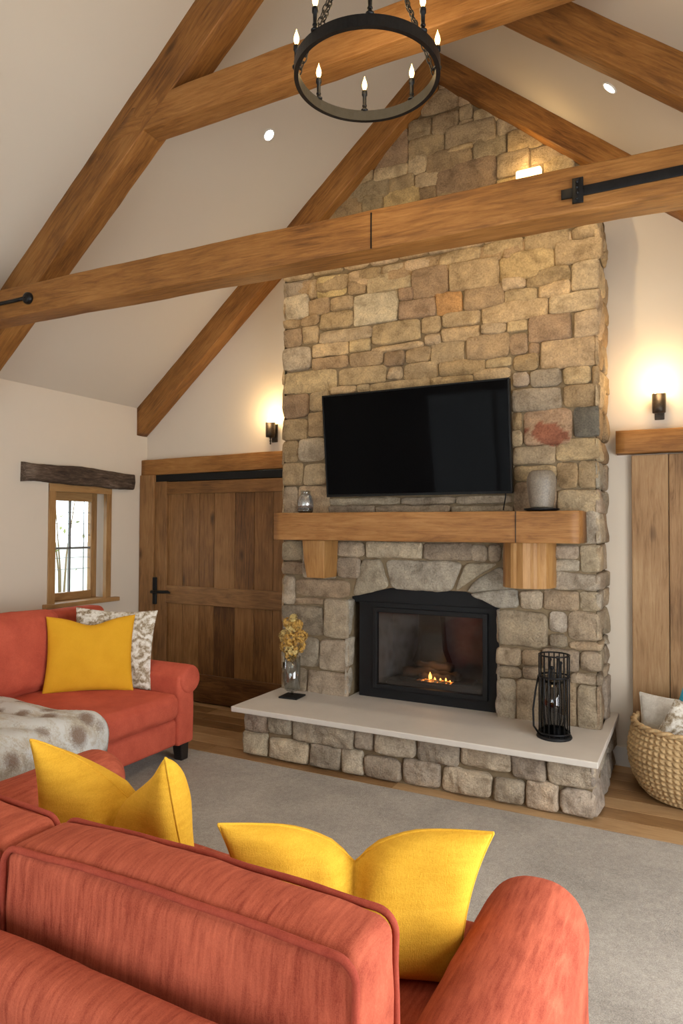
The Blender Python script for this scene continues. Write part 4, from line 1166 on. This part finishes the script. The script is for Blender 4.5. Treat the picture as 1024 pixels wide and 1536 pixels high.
pillow('cushion', M['yellow'], 'folded mustard cushion on the near sofa, by the fur throw', (-1.665, 1.675, .475), math.radians(8), .03, .61, .44, .25, vee=.19, fold=.6, pipe=.004)

# ================================================================== MANTEL AND HEARTH ORNAMENTS
ZM = 1.7115
jar = on(458, 766, 1, 4.33)
jr = thing('glass_jar', (jar.x, 4.33, ZM), 'small mottled silver glass tealight jar at the left of the mantel', 'jar')
m_ = MB(); m_.lathe((jar.x, 4.33, ZM), [(.001, 0), (.050, .002), (.056, .012), (.058, .03)], 28); m_.build('jar_base', M['smoke'], jr)
m_ = MB(); m_.lathe((jar.x, 4.33, ZM), [(.056, .03), (.060, .06), (.058, .09), (.048, .12), (.040, .135), (.036, .138), (.045, .12), (.054, .09), (.055, .06), (.05, .032)], 28, lambda r, a, z: r*(1+.012*math.sin(9*a+z*60))); m_.build('jar_body', M['mercury'], jr)
m_ = MB(); m_.lathe((jar.x, 4.33, ZM), [(.037, .135), (.037, .165), (.0345, .165), (.0345, .135)], 28); m_.build('jar_rim', M['clear'], jr)
pp = on(812, 762, 1, 4.32)
pt = thing('ceramic_pot', (pp.x, 4.32, ZM+.019), 'speckled grey ceramic pot on a dark dish, right of the television', 'pot')
m_ = MB(); m_.lathe((pp.x, 4.32, ZM+.019), [(.002, 0), (.068, .001), (.071, .01), (.078, .06), (.086, .12), (.090, .165), (.086, .195), (.074, .22), (.060, .232), (.050, .234), (.048, .228), (.055, .2), (.002, .19)], 40, lambda r, a, z: r*(1+.008*noise.noise(Vector((math.cos(a)*4, math.sin(a)*4, z*20))))); m_.build('pot_body', M['pot'], pt)
m_ = MB(); m_.lathe((pp.x, 4.32, ZM), [(.002, 0), (.085, 0), (.108, .010), (.106, .016), (.085, .018), (.002, .019)], 36)
tag(m_.build('dish', M['black']), 'flat dark dish under the speckled pot on the mantel', 'dish')

ZS = .352
fv = on(440, 1045, 2, ZS); FVX, FVY = fv.x-.005, fv.y-.01
vs_t = thing('vase', (FVX, FVY, ZS), 'mottled glass vase on a dark square foot at the left of the hearth', 'vase')
m_ = MB(); m_.box(-.075, .075, -.075, .075, 0, .012, r=.003)
Rz = Matrix.Rotation(math.radians(4), 4, 'Z'); m_.v = [Rz@p+Vector((FVX, FVY, ZS)) for p in m_.v]; m_.build('foot', M['black'], vs_t)
m_ = MB(); m_.lathe((FVX, FVY, ZS), [(.010, .012), (.010, .04), (.045, .05), (.058, .06), (.060, .12), (.060, .30), (.0575, .30), (.0575, .12), (.055, .065), (.002, .055)], 30); m_.build('glass_cylinder', M['clear'], vs_t)
m_ = MB(); m_.sphere((FVX-.008, FVY-.01, ZS+.225), .046, 24, 14, (1, 1, 1.05)); m_.build('silver_globe', M['mercury'], vs_t)
df = thing('dried_flowers', (FVX, FVY, ZS+.28), 'bunch of golden dried hydrangea flowers in the glass vase', 'flowers')
def petal_ball(m_, c, rad, k, sc=.014):
    for i in range(k):
        d = Vector((random.gauss(0, 1), random.gauss(0, 1), random.gauss(0, 1))).normalized(); p = c+d*rad*random.uniform(.75, 1.05)
        a = d.orthogonal().normalized(); b = d.cross(a)
        th_ = random.uniform(0, PI)
        for q in range(4):
            an = th_+q*PI/2; e = (a*math.cos(an)+b*math.sin(an)); f = (a*math.cos(an+.6)+b*math.sin(an+.6)); g = (a*math.cos(an-.6)+b*math.sin(an-.6))
            m_.add([p, p+g*sc*.7+d*.003, p+e*sc+d*.006, p+f*sc*.7+d*.003], [(0, 1, 2, 3)])
heads = [((0, -.01, .36), .045), ((-.035, 0, .39), .045), ((.035, .01, .40), .045), ((-.055, .01, .46), .042), ((.01, -.03, .45), .05), ((.055, 0, .475), .04), ((-.01, .02, .52), .045), ((-.03, 0, .565), .032), ((.025, .01, .55), .036), ((.005, 0, .60), .024), ((.0, -.02, .325), .035)]
for i, (d, r) in enumerate(heads):
    m_ = MB(); c = Vector((FVX, FVY, ZS-.02))+Vector((d[0]*1.35, d[1]*1.3, d[2])); r *= 1.12; petal_ball(m_, c, r, int(70*r/.045)); m_.build('flower_head', M['flower'] if i % 3 else M['flower2'], df)
    m_ = MB(); m_.tube([c, (FVX+d[0]*.3, FVY+.01+d[1]*.3, ZS+.26), (FVX+d[0]*.15-.01, FVY+.03, ZS+.08)], .0022, 5); m_.build('stem', M['stem'], df)

# companion stand
cx_, cy_ = -.765, 4.235
fs_ = thing('fire_basket_stand', (cx_, cy_, ZS), 'tall black wire cylinder stand on the right of the hearth slab', 'fireside stand')
R_ = .088
m_ = MB(); m_.lathe((cx_, cy_, ZS), [(.002, 0), (R_+.012, 0), (R_+.016, .006), (R_+.012, .016), (.002, .018)], 36); m_.build('base', M['black'], fs_)
for (z, rr) in ((.033, .006), (.365, .006), (.492, .005)):
    m_ = MB(); m_.tube([(cx_+R_*math.cos(2*PI*i/40), cy_+R_*math.sin(2*PI*i/40), ZS+z) for i in range(40)], rr, 8, closed=True); m_.build('hoop', M['iron'], fs_)
for i in range(18):
    a = 2*PI*i/18; m_ = MB(); p = Vector((cx_+R_*math.cos(a), cy_+R_*math.sin(a), ZS+.016)); m_.tube([p, p+Vector((0, 0, .478))], .0042, 6); m_.build('rod', M['iron'], fs_)
m_ = MB(); m_.lathe((cx_, cy_, ZS), [(R_-.014, .02), (R_-.014, .36), (R_-.017, .36), (R_-.017, .02)], 30); m_.build('glass_liner', M['smoke'], fs_)
m_ = MB(); m_.tube([(cx_-.09, cy_-.02, ZS+.02), (cx_-.115, cy_-.03, ZS+.06), (cx_-.118, cy_-.03, ZS+.16), (cx_-.105, cy_-.025, ZS+.27), (cx_-.088, cy_-.015, ZS+.365)], .006, 8); m_.build('handle', M['iron'], fs_)
tools = [(-.03, .01, .44), (.02, -.02, .46), (.03, .03, .42), (-.01, -.035, .40)]
for i, (dx, dy, hh) in enumerate(tools):
    t_ = MB(); p = Vector((cx_+dx, cy_+dy, ZS+.02)); t_.tube([p, p+Vector((0, 0, hh*.55))], .012, 8); t_.tube([p+Vector((0, 0, hh*.55)), p+Vector((.004, 0, hh))], .006, 8); t_.sphere(p+Vector((.004, 0, hh)), .011, 10, 6)
    tag(t_.build('fire_tool', M['iron']), 'black iron fire tool standing inside the wire stand', 'fire tool', 'fire tools in the wire stand')

# ================================================================== BASKET
bx_, by_ = -.02, 4.62
bk_ = thing('woven_basket', (bx_, by_, 0), 'round chunky woven seagrass basket beside the hearth', 'basket')
m_ = MB()
prof0 = [(.255, .004), (.30, .05), (.335, .11), (.357, .18), (.365, .25), (.36, .32), (.345, .385), (.335, .42)]
def prad(z):
    for (r0, z0), (r1, z1) in zip(prof0, prof0[1:]):
        if z <= z1:
            t = (z-z0)/(z1-z0); t = t*t*(3-2*t) if False else t; return r0+(r1-r0)*t
    return prof0[-1][0]
NR, NCc, RES = 13, 58, 6
rowsz = [.004+.416*i/(NR*RES) for i in range(NR*RES+1)]
def rope(r, a, z):
    row = (z-.004)/.416*NR; k = int(min(NR-1, row)); f = row-k
    ph = a*NCc/2+(PI/2 if k % 2 else 0)*0+f*2.2
    return prad(z)+.024*math.sin(PI*min(1, max(0, f)))**.7*(.15+.85*abs(math.sin(ph)))-.012
m_.lathe((bx_, by_, 0), [(1, z) for z in rowsz], 58*6, rope); m_.f = m_.f[:-2]; m_.sm = m_.sm[:-2]
m_.lathe((bx_, by_, 0), [(.26, .012), (.32, .11), (.345, .25), (.32, .42)], 60); m_.f = m_.f[:-1]; m_.sm = m_.sm[:-1]
m_.build('basket_body', M['wicker'], bk_)
m_ = MB()
for s in (0, 1):
    m_.tube([(bx_+(.335+.009*math.cos(q*PI/4+s*PI))*math.cos(2*PI*q/120), by_+(.335+.009*math.cos(q*PI/4+s*PI))*math.sin(2*PI*q/120), .427+.009*math.sin(q*PI/4+s*PI)) for q in range(120)], .012, 8, closed=True)
m_.build('basket_rim', M['wicker'], bk_)
pillow('cushion', M['cream'], 'cream cushion with a grey edge leaning at the left of the woven basket', (-.115, 4.635, .15), math.radians(-10), .10, .44, .42, .13, pipe=.006)
pillow('cushion', M['pattern'], 'speckled cushion poking a pointed corner from the middle of the basket', (-.14, 4.49, .19), math.radians(8), .06, .36, .36, .12, roll=math.radians(30), pipe=.004)
pillow('cushion', M['greyfab'], 'slate grey cushion in the basket in front of the turquoise one', (-.03, 4.54, .19), math.radians(20), .05, .36, .36, .11, roll=math.radians(28), pipe=.004)
pillow('cushion', M['teal'], 'turquoise cushion at the right edge of the basket', (-.06, 4.67, .22), math.radians(15), .05, .36, .37, .10, roll=math.radians(24), pipe=.003)

# ================================================================== OUTSIDE THE SMALL WINDOW
mb = MB(); mb.box(-14, XL-T, -3, 14, -.12, -.02, r=0)
struct(mb.build('ground', M['grass']), 'lawn outside the small window', 'ground')
mb = MB(); mb.box(-9.2, -8.9, 2, 13, -.02, 1.35, r=.02)
struct(mb.build('garden_wall', M['gardenwall']), 'pale garden wall seen through the small window', 'wall')
sh = thing('shrub', (-7.6, 6.4, -.02), 'sparse shrub outside the small window', 'shrub')
m_ = MB()
for k in range(4):
    a = random.uniform(-.5, .5); b = random.uniform(-.9, .9); h = random.uniform(1.4, 2.6)
    m_.tube([(-7.6, 6.4, -.02), (-7.6+a*.5, 6.4+b*.4, h*.5), (-7.6+a, 6.4+b, h)], [.02, .012, .004], 6)
m_.build('branches', M['stem'], sh)
m_ = MB()
for k in range(50):
    c = Vector((-7.6+random.gauss(0, .35), 6.4+random.gauss(0, .6), random.uniform(.6, 2.5)))
    d = Vector((random.gauss(0, 1), random.gauss(0, 1), random.gauss(0, 1))).normalized(); e = d.orthogonal().normalized()
    m_.add([c-d*.05, c+e*.02, c+d*.05, c-e*.02], [(0, 1, 2, 3)])
m_.build('leaves', M['leaf'], sh)

# ================================================================== SKY, VIEW
w = bpy.data.worlds.new('sky'); SC.world = w; w.use_nodes = True
nt = w.node_tree; bg = nt.nodes['Background']
bg.inputs[0].default_value = (.86, .93, 1.0, 1); bg.inputs[1].default_value = 5.0
vs = SC.view_settings
vs.view_transform = 'Standard'; vs.look = 'None'; vs.gamma = 1; vs.use_curve_mapping = False
vs.exposure = EXPO
SC.cycles.use_denoising = True
SC.cycles.max_bounces = 8
